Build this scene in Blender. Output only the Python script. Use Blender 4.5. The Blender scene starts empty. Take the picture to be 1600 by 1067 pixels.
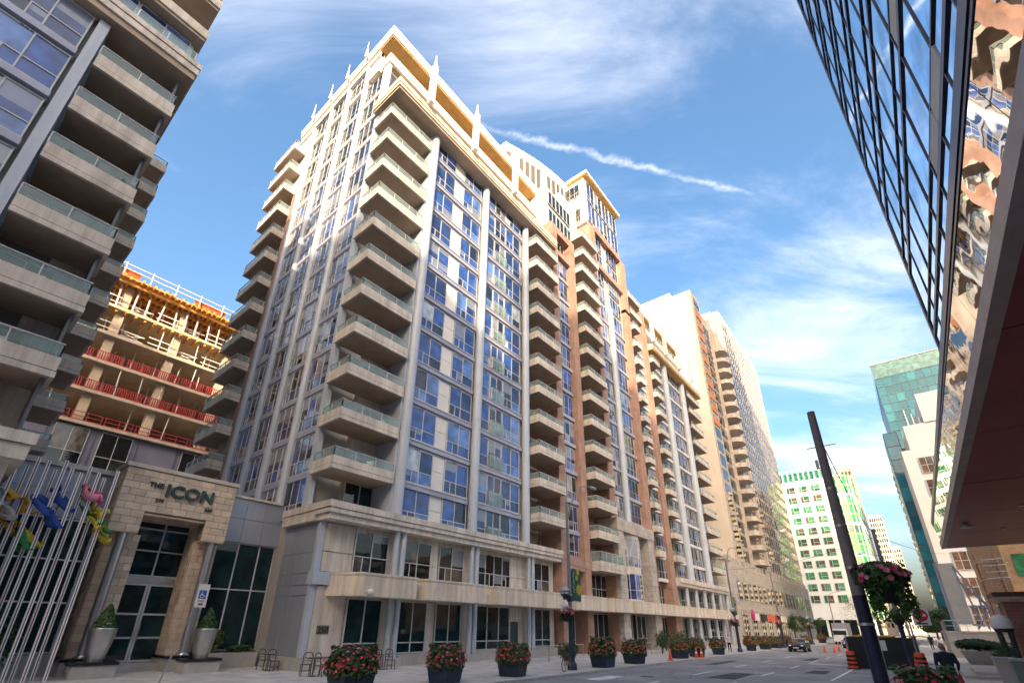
import bpy, bmesh, math, random
from mathutils import Vector, Matrix
R = math.radians
random.seed(7)
sc = bpy.context.scene
col = sc.collection

# ------------------------------------------------------------------ camera
cam_d = bpy.data.cameras.new("camera")
cam = bpy.data.objects.new("camera", cam_d)
col.objects.link(cam)
P, Y, RO = R(23.269), R(-39.022), 0.011
fw = Vector((math.sin(Y)*math.cos(P), math.cos(Y)*math.cos(P), math.sin(P)))
rt0 = Vector((math.cos(Y), -math.sin(Y), 0)); up0 = rt0.cross(fw)
rt = math.cos(RO)*rt0 + math.sin(RO)*up0
up = -math.sin(RO)*rt0 + math.cos(RO)*up0
m = Matrix((rt, up, -fw)).transposed().to_4x4()
m.translation = Vector((0, 0, 2.1))
cam.matrix_world = m
cam_d.sensor_width = 36.0
cam_d.lens = 735.59/1600*36.0
cam_d.shift_y = (663.283-533.5)/1600
cam_d.clip_start = 0.1
cam_d.clip_end = 6000
sc.camera = cam

# ------------------------------------------------------------------ light
SUN_EL, SUN_AZ = 20.0, 142.0        # azimuth clockwise from +Y
sd = Vector((math.sin(R(SUN_AZ))*math.cos(R(SUN_EL)), math.cos(R(SUN_AZ))*math.cos(R(SUN_EL)), math.sin(R(SUN_EL))))
sun_d = bpy.data.lights.new("sun", 'SUN')
sun_d.energy = 2.0; sun_d.angle = R(0.5); sun_d.color = (1.0, 0.78, 0.53)
sun = bpy.data.objects.new("sun", sun_d); col.objects.link(sun)
sun.rotation_euler = (-sd).to_track_quat('-Z', 'Y').to_euler()
sun.location = (0, 0, 120)

world = bpy.data.worlds.new("World"); sc.world = world; world.use_nodes = True
wn, wl = world.node_tree.nodes, world.node_tree.links
wn.clear()
def N(tree, typ, **kw):
    n = tree.nodes.new(typ)
    for k, v in kw.items():
        if k == 'ins':
            for kk, vv in v.items(): n.inputs[kk].default_value = vv
        else: setattr(n, k, v)
    return n
WT = world.node_tree
sky = N(WT, 'ShaderNodeTexSky', sky_type='NISHITA', sun_disc=False, sun_elevation=R(SUN_EL), sun_rotation=R(SUN_AZ),
        air_density=1.0, dust_density=8.0, ozone_density=2.2, altitude=100)
tc = N(WT, 'ShaderNodeTexCoord')
sep = N(WT, 'ShaderNodeSeparateXYZ'); wl.new(tc.outputs['Generated'], sep.inputs[0])
def M(op, a, b=None, clamp=False, tree=WT):
    n = N(tree, 'ShaderNodeMath', operation=op, use_clamp=clamp)
    for i, v in enumerate((a, b)):
        if v is None: continue
        if isinstance(v, (int, float)): n.inputs[i].default_value = v
        else: tree.links.new(v, n.inputs[i])
    return n.outputs[0]
def ramp(fac, lo, hi, tree=WT, o0=0.0, o1=1.0):
    n = N(tree, 'ShaderNodeMapRange', interpolation_type='SMOOTHSTEP')
    n.inputs[1].default_value = lo; n.inputs[2].default_value = hi
    n.inputs[3].default_value = o0; n.inputs[4].default_value = o1
    tree.links.new(fac, n.inputs[0]); return n.outputs[0]
zc = M('MAXIMUM', sep.outputs[2], 0.03)
zc = M('ADD', zc, 0.06)
U = M('DIVIDE', sep.outputs[0], zc); V = M('DIVIDE', sep.outputs[1], zc)
uv = N(WT, 'ShaderNodeCombineXYZ'); wl.new(U, uv.inputs[0]); wl.new(V, uv.inputs[1])
mp0 = N(WT, 'ShaderNodeMapping'); wl.new(uv.outputs[0], mp0.inputs[0]); mp0.inputs['Rotation'].default_value = (0, 0, R(-48))
mp = N(WT, 'ShaderNodeMapping'); wl.new(mp0.outputs[0], mp.inputs[0])
mp.inputs['Scale'].default_value = (0.9, 1.9, 1); mp.inputs['Location'].default_value = (3.1, 1.2, 0)
n1 = N(WT, 'ShaderNodeTexNoise', ins={'Scale': 1.1, 'Detail': 12.0, 'Roughness': 0.63, 'Distortion': 0.6})
wl.new(mp.outputs[0], n1.inputs['Vector'])
n2 = N(WT, 'ShaderNodeTexNoise', ins={'Scale': 1.1, 'Detail': 2.0, 'Roughness': 0.5}); mp2 = N(WT, 'ShaderNodeMapping'); wl.new(uv.outputs[0], mp2.inputs[0]); mp2.inputs['Location'].default_value = (3.37, 2.9, 3.0); wl.new(mp2.outputs[0], n2.inputs['Vector'])
cl = M('ADD', n1.outputs[0], M('MULTIPLY', M('SUBTRACT', n2.outputs[0], 0.5), 0.55))
cloud = M('MULTIPLY', M('MULTIPLY', ramp(cl, 0.41, 0.80), 0.58), ramp(sep.outputs[2], 0.05, 0.30))
# contrail: a straight vapour line across the upper sky
cdx, cdy = 0.352, 0.456; cl_ = math.hypot(cdx, cdy); cdx /= cl_; cdy /= cl_
al = M('ADD', M('MULTIPLY', M('ADD', U, 0.425), cdx), M('MULTIPLY', M('SUBTRACT', V, 0.495), cdy))
n3 = N(WT, 'ShaderNodeTexNoise', ins={'Scale': 26.0, 'Detail': 4.0, 'Roughness': 0.6}); wl.new(uv.outputs[0], n3.inputs['Vector'])
ac = M('ADD', M('MULTIPLY', M('ADD', U, 0.425), -cdy), M('MULTIPLY', M('SUBTRACT', V, 0.495), cdx))
n4 = N(WT, 'ShaderNodeTexNoise', ins={'Scale': 9.0, 'Detail': 5.0, 'Roughness': 0.7}); wl.new(uv.outputs[0], n4.inputs['Vector'])
ac = M('ABSOLUTE', M('ADD', ac, M('MULTIPLY', M('SUBTRACT', n3.outputs[0], 0.5), 0.032)))
ct = M('MULTIPLY', ramp(ac, 0.013, -0.004), M('MULTIPLY', ramp(al, -0.2, 0.05), ramp(al, 0.66, 0.50)))
mask = M('MAXIMUM', cloud, M('MULTIPLY', ct, ramp(n4.outputs[0], 0.3, 0.62, WT, 0.05, 0.48)))
mixc = N(WT, 'ShaderNodeMix', data_type='RGBA'); wl.new(mask, mixc.inputs[0])
hsv = N(WT, 'ShaderNodeHueSaturation', ins={'Saturation': 1.26, 'Value': 0.88}); wl.new(sky.outputs[0], hsv.inputs['Color'])
tint = N(WT, 'ShaderNodeMix', data_type='RGBA', blend_type='MULTIPLY'); tint.inputs[0].default_value = 1.0; tint.inputs[7].default_value = (1.06, 0.97, 0.86, 1)
wl.new(hsv.outputs[0], tint.inputs[6]); wl.new(tint.outputs[2], mixc.inputs[6]); mixc.inputs[7].default_value = (3.0, 2.95, 3.1, 1)
bg = N(WT, 'ShaderNodeBackground', ins={'Strength': 0.15}); wl.new(mixc.outputs[2], bg.inputs[0])
wo = N(WT, 'ShaderNodeOutputWorld'); wl.new(bg.outputs[0], wo.inputs[0])

sc.view_settings.view_transform = 'Standard'
sc.view_settings.look = 'None'
sc.view_settings.exposure = 2.12
sc.view_settings.gamma = 1.0
sc.view_settings.use_curve_mapping = False
sc.cycles.max_bounces = 8; sc.cycles.diffuse_bounces = 5; sc.cycles.glossy_bounces = 4; sc.cycles.transparent_max_bounces = 12
sc.cycles.sample_clamp_indirect = 6.0

# ------------------------------------------------------------------ materials
MATS = {}
def mat(name, c, rough=0.75, var=0.12, scale=0.6, bump=0.0, bscale=12.0, metal=0.0, streak=0.0, spec=0.5, rnd=0.0):
    if name in MATS: return MATS[name]
    mt = bpy.data.materials.new(name); mt.use_nodes = True
    t = mt.node_tree; b = t.nodes['Principled BSDF']
    b.inputs['Roughness'].default_value = rough; b.inputs['Metallic'].default_value = metal
    b.inputs['Specular IOR Level'].default_value = spec
    g = N(t, 'ShaderNodeNewGeometry')
    n = N(t, 'ShaderNodeTexNoise', ins={'Scale': scale, 'Detail': 6.0, 'Roughness': 0.65}); t.links.new(g.outputs['Position'], n.inputs['Vector'])
    f = n.outputs[0]
    if streak:
        mpp = N(t, 'ShaderNodeMapping'); mpp.inputs['Scale'].default_value = (1.6, 1.6, 0.10); t.links.new(g.outputs['Position'], mpp.inputs[0])
        ns = N(t, 'ShaderNodeTexNoise', ins={'Scale': 1.4, 'Detail': 5.0, 'Roughness': 0.7}); t.links.new(mpp.outputs[0], ns.inputs['Vector'])
        f = M('ADD', M('MULTIPLY', f, 1-streak, tree=t), M('MULTIPLY', ns.outputs[0], streak, tree=t), tree=t)
    v = ramp(f, 0.3, 0.7, t, 1-var, 1+var)
    if rnd:
        oi = N(t, 'ShaderNodeObjectInfo')
        v = M('MULTIPLY', v, M('ADD', M('MULTIPLY', oi.outputs['Random'], 2*rnd, tree=t), 1-rnd, tree=t), tree=t)
    mx = N(t, 'ShaderNodeVectorMath', operation='SCALE'); mx.inputs[0].default_value = c
    t.links.new(v, mx.inputs['Scale']); t.links.new(mx.outputs[0], b.inputs['Base Color'])
    if bump:
        nb = N(t, 'ShaderNodeTexNoise', ins={'Scale': bscale, 'Detail': 4.0}); t.links.new(g.outputs['Position'], nb.inputs['Vector'])
        bp = N(t, 'ShaderNodeBump', ins={'Strength': bump, 'Distance': 0.02}); t.links.new(nb.outputs[0], bp.inputs['Height']); t.links.new(bp.outputs[0], b.inputs['Normal'])
    MATS[name] = mt; return mt
def brickmat(name, c1, c2, mortar, bw=0.21, bh=0.07, ms=0.012, rough=0.85, axis='x', off=0.5, bump=0.4):
    mt = bpy.data.materials.new(name); mt.use_nodes = True
    t = mt.node_tree; b = t.nodes['Principled BSDF']; b.inputs['Roughness'].default_value = rough
    g = N(t, 'ShaderNodeNewGeometry'); s = N(t, 'ShaderNodeSeparateXYZ'); t.links.new(g.outputs['Position'], s.inputs[0])
    cb = N(t, 'ShaderNodeCombineXYZ')
    if axis == 'x':
        t.links.new(M('ADD', s.outputs[0], s.outputs[1], tree=t), cb.inputs[0]); t.links.new(s.outputs[2], cb.inputs[1])
    else:
        t.links.new(s.outputs[1], cb.inputs[0]); t.links.new(s.outputs[0], cb.inputs[1])
    br = N(t, 'ShaderNodeTexBrick', offset=off); t.links.new(cb.outputs[0], br.inputs['Vector'])
    br.inputs['Color1'].default_value = (*c1, 1); br.inputs['Color2'].default_value = (*c2, 1); br.inputs['Mortar'].default_value = (*mortar, 1)
    br.inputs['Scale'].default_value = 1; br.inputs['Mortar Size'].default_value = ms; br.inputs['Brick Width'].default_value = bw; br.inputs['Row Height'].default_value = bh
    n = N(t, 'ShaderNodeTexNoise', ins={'Scale': 0.9, 'Detail': 6.0, 'Roughness': 0.7}); t.links.new(g.outputs['Position'], n.inputs['Vector'])
    mx = N(t, 'ShaderNodeVectorMath', operation='SCALE'); t.links.new(br.outputs[0], mx.inputs[0]); t.links.new(ramp(n.outputs[0], .3, .7, t, .78, 1.18), mx.inputs['Scale'])
    t.links.new(mx.outputs[0], b.inputs['Base Color'])
    bp = N(t, 'ShaderNodeBump', ins={'Strength': bump, 'Distance': 0.01}); bp.invert = True; t.links.new(br.outputs['Fac'], bp.inputs['Height']); t.links.new(bp.outputs[0], b.inputs['Normal'])
    MATS[name] = mt; return mt
def glass(name, stops, rough=0.03, ior=2.0, wav=0.0, blind=0.0, nv=0.38):
    mt = bpy.data.materials.new(name); mt.use_nodes = True
    t = mt.node_tree; b = t.nodes['Principled BSDF']; b.inputs['Roughness'].default_value = rough; b.inputs['IOR'].default_value = ior
    oi = N(t, 'ShaderNodeObjectInfo'); g = N(t, 'ShaderNodeNewGeometry')
    cr = N(t, 'ShaderNodeValToRGB'); cr.color_ramp.interpolation = 'CONSTANT'
    e = cr.color_ramp.elements
    while len(e) < len(stops): e.new(0.5)
    for i, (p, c) in enumerate(stops): e[i].position = p; e[i].color = (*c, 1)
    wn_ = N(t, 'ShaderNodeTexWhiteNoise', noise_dimensions='1D')
    t.links.new(M('ADD', M('MULTIPLY', oi.outputs['Random'], 917.0, tree=t), M('MULTIPLY', g.outputs['Random Per Island'], 53.0, tree=t), tree=t), wn_.inputs['W'])
    t.links.new(wn_.outputs[0], cr.inputs[0])
    n = N(t, 'ShaderNodeTexNoise', ins={'Scale': 1.1, 'Detail': 2.0}); t.links.new(g.outputs['Position'], n.inputs['Vector'])
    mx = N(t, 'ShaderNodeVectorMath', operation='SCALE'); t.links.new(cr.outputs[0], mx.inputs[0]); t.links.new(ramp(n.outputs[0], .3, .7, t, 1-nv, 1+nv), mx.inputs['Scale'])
    last = mx.outputs[0]
    if blind:
        tcn = N(t, 'ShaderNodeTexCoord'); sz = N(t, 'ShaderNodeSeparateXYZ'); t.links.new(tcn.outputs['Generated'], sz.inputs[0])
        w2 = N(t, 'ShaderNodeTexWhiteNoise', noise_dimensions='1D'); t.links.new(M('MULTIPLY', oi.outputs['Random'], 371.0, tree=t), w2.inputs['W'])
        w3 = N(t, 'ShaderNodeTexWhiteNoise', noise_dimensions='1D'); t.links.new(M('MULTIPLY', oi.outputs['Random'], 733.0, tree=t), w3.inputs['W'])
        on = M('MULTIPLY', M('GREATER_THAN', sz.outputs[2], M('ADD', M('MULTIPLY', w2.outputs[0], 0.8, tree=t), 0.1, tree=t), tree=t), M('LESS_THAN', w3.outputs[0], blind, tree=t), tree=t)
        mb_ = N(t, 'ShaderNodeMix', data_type='RGBA'); t.links.new(M('MULTIPLY', on, 0.75, tree=t), mb_.inputs[0]); t.links.new(last, mb_.inputs[6]); mb_.inputs[7].default_value = (0.27, 0.30, 0.35, 1)
        last = mb_.outputs[2]
    t.links.new(last, b.inputs['Base Color'])
    if wav:
        nb = N(t, 'ShaderNodeTexNoise', ins={'Scale': 0.9, 'Detail': 1.5}); t.links.new(g.outputs['Position'], nb.inputs['Vector'])
        bp = N(t, 'ShaderNodeBump', ins={'Strength': wav, 'Distance': 0.06}); t.links.new(nb.outputs[0], bp.inputs['Height']); t.links.new(bp.outputs[0], b.inputs['Normal'])
    MATS[name] = mt; return mt
def clearglass(name, tint, mixf=0.45, rough=0.02):
    mt = bpy.data.materials.new(name); mt.use_nodes = True
    t = mt.node_tree; t.nodes.clear()
    tr = N(t, 'ShaderNodeBsdfTransparent'); tr.inputs[0].default_value = (*tint, 1)
    pr = N(t, 'ShaderNodeBsdfPrincipled'); pr.inputs['Base Color'].default_value = (tint[0]*.75, tint[1]*.8, tint[2]*.8, 1); pr.inputs['Roughness'].default_value = rough; pr.inputs['IOR'].default_value = 1.9
    mi = N(t, 'ShaderNodeMixShader'); mi.inputs[0].default_value = mixf
    t.links.new(tr.outputs[0], mi.inputs[1]); t.links.new(pr.outputs[0], mi.inputs[2])
    o = N(t, 'ShaderNodeOutputMaterial'); t.links.new(mi.outputs[0], o.inputs[0])
    MATS[name] = mt; return mt

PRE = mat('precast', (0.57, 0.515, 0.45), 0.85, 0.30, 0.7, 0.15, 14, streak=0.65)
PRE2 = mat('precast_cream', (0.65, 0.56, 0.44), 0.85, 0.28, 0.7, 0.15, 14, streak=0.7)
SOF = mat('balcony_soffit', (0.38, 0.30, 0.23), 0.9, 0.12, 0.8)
ROOFSOF = mat('roof_soffit', (0.62, 0.37, 0.13), 0.85, 0.14, 0.9)
MET = mat('metal_panel', (0.36, 0.39, 0.45), 0.38, 0.10, 0.35, metal=0.35, streak=0.4)
COLM = mat('column_paint', (0.43, 0.48, 0.55), 0.42, 0.10, 0.6, streak=0.6)
SPAN = mat('spandrel', (0.34, 0.36, 0.46), 0.45, 0.14, 0.6)
WHT = mat('white_panel', (0.68, 0.66, 0.63), 0.5, 0.08, 0.8, streak=0.5)
FRM = mat('frame', (0.50, 0.51, 0.52), 0.45, 0.05, 1.0)
DFR = mat('dark_frame', (0.10, 0.11, 0.13), 0.4, 0.05)
ROOFW = mat('roof_white', (0.74, 0.71, 0.66), 0.6, 0.08, 0.6, streak=0.4)
VENT = mat('vent', (0.05, 0.05, 0.055), 0.7)
BRK = brickmat('terracotta_brick', (0.41, 0.22, 0.16), (0.355, 0.185, 0.135), (0.37, 0.275, 0.225))
RBRK = brickmat('red_brick', (0.30, 0.10, 0.07), (0.24, 0.08, 0.06), (0.30, 0.22, 0.18))
STN = mat('stone_block', (0.60, 0.48, 0.36), 0.85, 0.16, 1.3, 0.25, 20, rnd=0.14)
MORT = mat('mortar', (0.27, 0.23, 0.19), 0.9)
STB = brickmat('stone_ashlar', (0.46, 0.42, 0.37), (0.41, 0.375, 0.33), (0.27, 0.25, 0.23), 1.1, 0.55, 0.018)
STB2 = brickmat('stone_tower', (0.45, 0.40, 0.36), (0.42, 0.37, 0.33), (0.34, 0.30, 0.27), 1.5, 0.8, 0.012)
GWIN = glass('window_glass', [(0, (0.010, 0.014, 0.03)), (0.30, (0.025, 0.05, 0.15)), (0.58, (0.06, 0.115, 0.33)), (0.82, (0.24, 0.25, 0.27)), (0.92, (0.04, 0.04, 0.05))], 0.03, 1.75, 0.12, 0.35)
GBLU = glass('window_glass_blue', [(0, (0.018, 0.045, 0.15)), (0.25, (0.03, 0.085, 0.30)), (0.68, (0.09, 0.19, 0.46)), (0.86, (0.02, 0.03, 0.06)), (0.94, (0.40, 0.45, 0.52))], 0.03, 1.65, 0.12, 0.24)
GDRK = glass('window_glass_dark', [(0, (0.008, 0.012, 0.014)), (0.45, (0.012, 0.028, 0.03)), (0.8, (0.03, 0.035, 0.04)), (0.93, (0.10, 0.09, 0.075))], 0.03, 1.6, 0.10, 0.18)
GSHOP = glass('shop_glass', [(0, (0.006, 0.022, 0.026)), (0.5, (0.009, 0.03, 0.035)), (0.85, (0.02, 0.03, 0.032))], 0.02, 1.5)
RAILG = clearglass('rail_glass', (0.80, 0.90, 0.88), 0.20)
STEEL = mat('brushed_steel', (0.55, 0.54, 0.53), 0.30, 0.08, 2.0, metal=0.85)
BLK = mat('black_metal', (0.02, 0.021, 0.024), 0.5, 0.1)
NAVY = mat('navy_box', (0.02, 0.035, 0.07), 0.5, 0.2, 2.0)
CONC = mat('concrete', (0.42, 0.40, 0.37), 0.9, 0.16, 0.8, 0.2, 18, streak=0.4)
GRAN = mat('black_granite', (0.015, 0.015, 0.018), 0.25, 0.2, 6.0)
LEAF = mat('leaf_green', (0.045, 0.105, 0.022), 0.6, 0.35, 5.0, rnd=0.15)
LEAFD = mat('leaf_dark', (0.022, 0.065, 0.018), 0.6, 0.35, 5.0)
LEAFY = mat('leaf_yellow', (0.16, 0.15, 0.03), 0.6, 0.3, 4.0)
FLR = mat('flower_red', (0.55, 0.025, 0.045), 0.6, 0.3, 9.0)
FLP = mat('flower_pink', (0.60, 0.16, 0.22), 0.6, 0.3, 9.0)
FLO = mat('flower_orange', (0.48, 0.16, 0.035), 0.6, 0.3, 9.0)
ORG = mat('safety_orange', (0.75, 0.09, 0.015), 0.5, 0.08)
REDM = mat('safety_red', (0.36, 0.025, 0.03), 0.6, 0.2, 2.0)
WOODO = mat('formwork_timber', (0.66, 0.32, 0.07), 0.75, 0.25, 1.5)
SHOR = mat('shoring_post', (0.60, 0.55, 0.52), 0.6, 0.12)
CREAM = mat('new_concrete', (0.52, 0.43, 0.32), 0.9, 0.14, 0.6)
BARK = mat('bark', (0.10, 0.075, 0.05), 0.9, 0.3, 4.0)
SKIN = mat('skin', (0.48, 0.29, 0.20), 0.6)
WPAINT = mat('white_paint', (0.72, 0.71, 0.68), 0.6, 0.18, 2.2)
POLEG = mat('pole_grey', (0.22, 0.21, 0.22), 0.55, 0.15, 3.0, streak=0.5)

# ------------------------------------------------------------------ mesh helpers
class MB:
    def __init__(s): s.v = []; s.f = []; s.m = []; s.s = []
    def add(s, vs, fs, mi=0, smooth=False):
        b = len(s.v); s.v += [tuple(v) for v in vs]
        for f in fs: s.f.append(tuple(b+i for i in f)); s.m.append(mi); s.s.append(smooth)
        return s
    def box(s, x0, x1, y0, y1, z0, z1, mi=0):
        if x0 > x1: x0, x1 = x1, x0
        if y0 > y1: y0, y1 = y1, y0
        return s.add([(x0,y0,z0),(x1,y0,z0),(x1,y1,z0),(x0,y1,z0),(x0,y0,z1),(x1,y0,z1),(x1,y1,z1),(x0,y1,z1)],
                     [(0,3,2,1),(4,5,6,7),(0,1,5,4),(1,2,6,5),(2,3,7,6),(3,0,4,7)], mi)
    def prism(s, poly, z0, z1, mi=0, ztop=None, smooth=False):
        n = len(poly); top = ztop or poly
        vs = [(p[0],p[1],z0) for p in poly] + [(p[0],p[1],z1) for p in top]
        s.add(vs, [tuple(range(n-1,-1,-1)), tuple(range(n,2*n))], mi)
        return s.add(vs, [(i,(i+1)%n,n+(i+1)%n,n+i) for i in range(n)], mi, smooth)
    def tube(s, p0, p1, r0, r1=None, n=8, mi=0, caps=True, smooth=True):
        r1 = r0 if r1 is None else r1
        p0, p1 = Vector(p0), Vector(p1); d = (p1-p0)
        if d.length < 1e-6: return s
        d.normalize(); a = d.orthogonal().normalized(); b = d.cross(a)
        vs = []
        for p, r in ((p0,r0),(p1,r1)):
            for i in range(n):
                t = 2*math.pi*i/n; vs.append(p + a*(r*math.cos(t)) + b*(r*math.sin(t)))
        s.add(vs, [(i,(i+1)%n,n+(i+1)%n,n+i) for i in range(n)], mi, smooth)
        if caps: s.add(vs, [tuple(range(n-1,-1,-1)), tuple(range(n,2*n))], mi)
        return s
    def path(s, pts, r, n=6, mi=0):
        for i in range(len(pts)-1):
            ra, rb = (r[i], r[i+1]) if isinstance(r, (list, tuple)) else (r, r)
            s.tube(pts[i], pts[i+1], ra, rb, n, mi)
        return s
    def lathe(s, prof, c=(0,0,0), n=16, mi=0, smooth=True):
        vs = []; k = len(prof)
        for r, z in prof:
            for i in range(n):
                t = 2*math.pi*i/n; vs.append((c[0]+r*math.cos(t), c[1]+r*math.sin(t), c[2]+z))
        fs = [(j*n+i, j*n+(i+1)%n, (j+1)*n+(i+1)%n, (j+1)*n+i) for j in range(k-1) for i in range(n)]
        s.add(vs, fs, mi, smooth)
        return s.add(vs, [tuple(range(n-1,-1,-1)), tuple(range((k-1)*n, k*n))], mi)
    def sphere(s, c, r, mi=0, seg=12, rings=8):
        rx, ry, rz = r if isinstance(r, (tuple, list)) else (r, r, r)
        vs = [(c[0], c[1], c[2]-rz)]
        for j in range(1, rings):
            ph = math.pi*j/rings
            for i in range(seg):
                t = 2*math.pi*i/seg; vs.append((c[0]+rx*math.sin(ph)*math.cos(t), c[1]+ry*math.sin(ph)*math.sin(t), c[2]-rz*math.cos(ph)))
        vs.append((c[0], c[1], c[2]+rz)); L = len(vs)-1
        fs = [(0, 1+(i+1)%seg, 1+i) for i in range(seg)]
        for j in range(rings-2):
            for i in range(seg):
                a = 1+j*seg; fs.append((a+i, a+(i+1)%seg, a+seg+(i+1)%seg, a+seg+i))
        a = 1+(rings-2)*seg
        fs += [(a+i, a+(i+1)%seg, L) for i in range(seg)]
        return s.add(vs, fs, mi, True)
    def torus(s, c, R_, r, axis='x', n=24, k=6, mi=0):
        vs = []
        for i in range(n):
            t = 2*math.pi*i/n
            for j in range(k):
                q = 2*math.pi*j/k; a = R_+r*math.cos(q); h = r*math.sin(q)
                p = (h, a*math.cos(t), a*math.sin(t)) if axis == 'x' else ((a*math.cos(t), h, a*math.sin(t)) if axis == 'y' else (a*math.cos(t), a*math.sin(t), h))
                vs.append((c[0]+p[0], c[1]+p[1], c[2]+p[2]))
        return s.add(vs, [(i*k+j, ((i+1)%n)*k+j, ((i+1)%n)*k+(j+1)%k, i*k+(j+1)%k) for i in range(n) for j in range(k)], mi, True)
    def mesh(s, name, mats, off=(0,0,0)):
        me = bpy.data.meshes.new(name)
        o = Vector(off)
        me.from_pydata([Vector(v)-o for v in s.v], [], s.f)
        for mt in (mats if isinstance(mats, (list, tuple)) else [mats]): me.materials.append(mt)
        me.polygons.foreach_set('material_index', s.m); me.polygons.foreach_set('use_smooth', s.s)
        me.update(); return me
    def build(s, name, mats, parent=None, local=False):
        """verts are world coordinates (or the parent's own when local)"""
        off = (0,0,0)
        if parent is not None and not local: off = wloc(parent)
        return link(name, s.mesh(name, mats, off), parent)
def wloc(o):
    v = Vector(o.location)
    while o.parent: o = o.parent; v += Vector(o.location)
    return v
def link(name, me, parent=None, loc=None, rz=0):
    o = bpy.data.objects.new(name, me); col.objects.link(o)
    if parent: o.parent = parent
    if loc is not None: o.location = loc
    if rz: o.rotation_euler = (0,0,rz)
    return o
def tag(o, label=None, cat=None, group=None, kind=None):
    if label: o['label'] = label
    if cat: o['category'] = cat
    if group: o['group'] = group
    if kind: o['kind'] = kind
    return o
def thing(name, label, cat, loc=(0,0,0), rz=0, group=None):
    o = link(name, None, None, loc, rz); return tag(o, label, cat, group)
def copy_tree(o, parent=None):
    c = o.copy(); col.objects.link(c); c.parent = parent
    for ch in o.children: copy_tree(ch, c)
    return c
def struct(name, mb, mats): return tag(mb.build(name, mats), kind='structure')
def text(s, size, depth, mt, parent, M4, name='lettering', spacing=1.0, bold=0.0):
    cu = bpy.data.curves.new('t', 'FONT'); cu.body = s; cu.size = size; cu.extrude = depth; cu.align_x = 'CENTER'; cu.space_character = spacing; cu.offset = bold; cu.resolution_u = 3
    o = bpy.data.objects.new('t', cu); col.objects.link(o)
    dg = bpy.context.evaluated_depsgraph_get(); me = bpy.data.meshes.new_from_object(o.evaluated_get(dg))
    bpy.data.objects.remove(o); me.materials.clear(); me.materials.append(mt)
    me.transform(M4); me.name = name
    if parent is not None: me.transform(Matrix.Translation(-wloc(parent)))
    return link(name, me, parent)
# text facing +x at (x,y,z): letters run towards +y
def face_x(x, y, z): return Matrix.Translation((x,y,z)) @ Matrix(((0,0,1,0),(1,0,0,0),(0,1,0,0),(0,0,0,1)))
def face_my(x, y, z): return Matrix.Translation((x,y,z)) @ Matrix(((1,0,0,0),(0,0,-1,0),(0,1,0,0),(0,0,0,1)))

# ------------------------------------------------------------------ windows
WINC = {}; PANEC = {}
def winkind(key, w, h, cols, trans, split=(), t=0.055, d=0.10, vent=False, fm=None):
    """cols: column edges 0..1; trans[i]: transom fractions per column; split: (col,row) panes halved"""
    mb = MB(); panes = []
    mb.box(0, w, -d, 0, 0, t); mb.box(0, w, -d, 0, h-t, h); mb.box(0, t, -d, 0, t, h-t); mb.box(w-t, w, -d, 0, t, h-t)
    n = len(cols)-1
    for i in range(n):
        x0 = cols[i]*w + (t if i == 0 else t/2); x1 = cols[i+1]*w - (t if i == n-1 else t/2)
        if i: mb.box(cols[i]*w-t/2, cols[i]*w+t/2, -d-.01, 0, t, h-t)
        zs = [t] + [f*h for f in trans[i]] + [h-t]
        for j in range(len(zs)-1):
            z0 = zs[j] + (t/2 if j else 0); z1 = zs[j+1] - (t/2 if j < len(zs)-2 else 0)
            if j: mb.box(x0, x1, -d, 0, zs[j]-t/2, zs[j]+t/2)
            if (i, j) in split:
                xm = (x0+x1)/2; mb.box(xm-t/2, xm+t/2, -d, 0, z0, z1)
                panes += [(x0, xm-t/2, z0, z1), (xm+t/2, x1, z0, z1)]
            else: panes.append((x0, x1, z0, z1))
    if vent:
        for i in range(3): mb.box(w*.30+i*.16, w*.30+i*.16+.10, -d-.012, -d, h-t-.0, h-t+.05, 1)
    me = mb.mesh('window', [fm or FRM, VENT])
    WINC[key] = (me, panes, w, h); return key
def panemesh(w, h, gm):
    k = (round(w,3), round(h,3), gm.name)
    if k not in PANEC:
        PANEC[k] = MB().box(-w/2, w/2, -.012, .012, -h/2, h/2).mesh('pane', gm)
    return PANEC[k]
GLZ = {}
def window(parent, key, pos, face, gm, detail=False, name='window'):
    me, panes, w, h = WINC[key]
    rz = 0 if face == '-y' else math.pi/2
    o = link(name, me, parent, Vector(pos)-wloc(parent), rz)
    if detail:
        for (x0,x1,z0,z1) in panes:
            p = link('pane', panemesh(x1-x0, z1-z0, gm), o, ((x0+x1)/2, -.045, (z0+z1)/2))
            p.rotation_euler = (random.gauss(0,.0035), 0, random.gauss(0,.0035))
    else:
        k = (key, gm.name)
        if k not in GLZ:
            mb = MB()
            for (x0,x1,z0,z1) in panes: mb.box(x0-.01, x1+.01, -.055, -.035, z0-.01, z1+.01)
            GLZ[k] = mb.mesh('glazing', gm)
        g = link('glazing', GLZ[k], o)
        g.rotation_euler = (random.gauss(0,.003), 0, random.gauss(0,.003))
    return o
winkind('pair', 2.42, 2.42, [0,.5,1], [[.36],[.36]], {(0,0)}, vent=True)
winkind('single', 1.25, 2.42, [0,1], [[.36]], vent=True)
winkind('juliet', 1.62, 2.42, [0,.5,1], [[.44],[.44]])
winkind('strip', 2.5, 2.45, [0,.34,.67,1], [[.34],[.34],[.34]], {(2,0)}, vent=True, d=.06)
winkind('strip3', 3.4, 2.45, [0,.25,.5,.75,1], [[.34],[.34],[.34],[.34]], {(1,0)}, vent=True, d=.06)
winkind('west', 2.52, 2.52, [0,.33,.66,1], [[.34],[.34],[.34]], {(2,0)}, t=.045)
winkind('westw', 2.64, 2.52, [0,.33,.66,1], [[.34],[.34],[.34]], {(0,0)}, t=.045)
winkind('pent', 1.7, 2.2, [0,.5,1], [[],[]])
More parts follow.
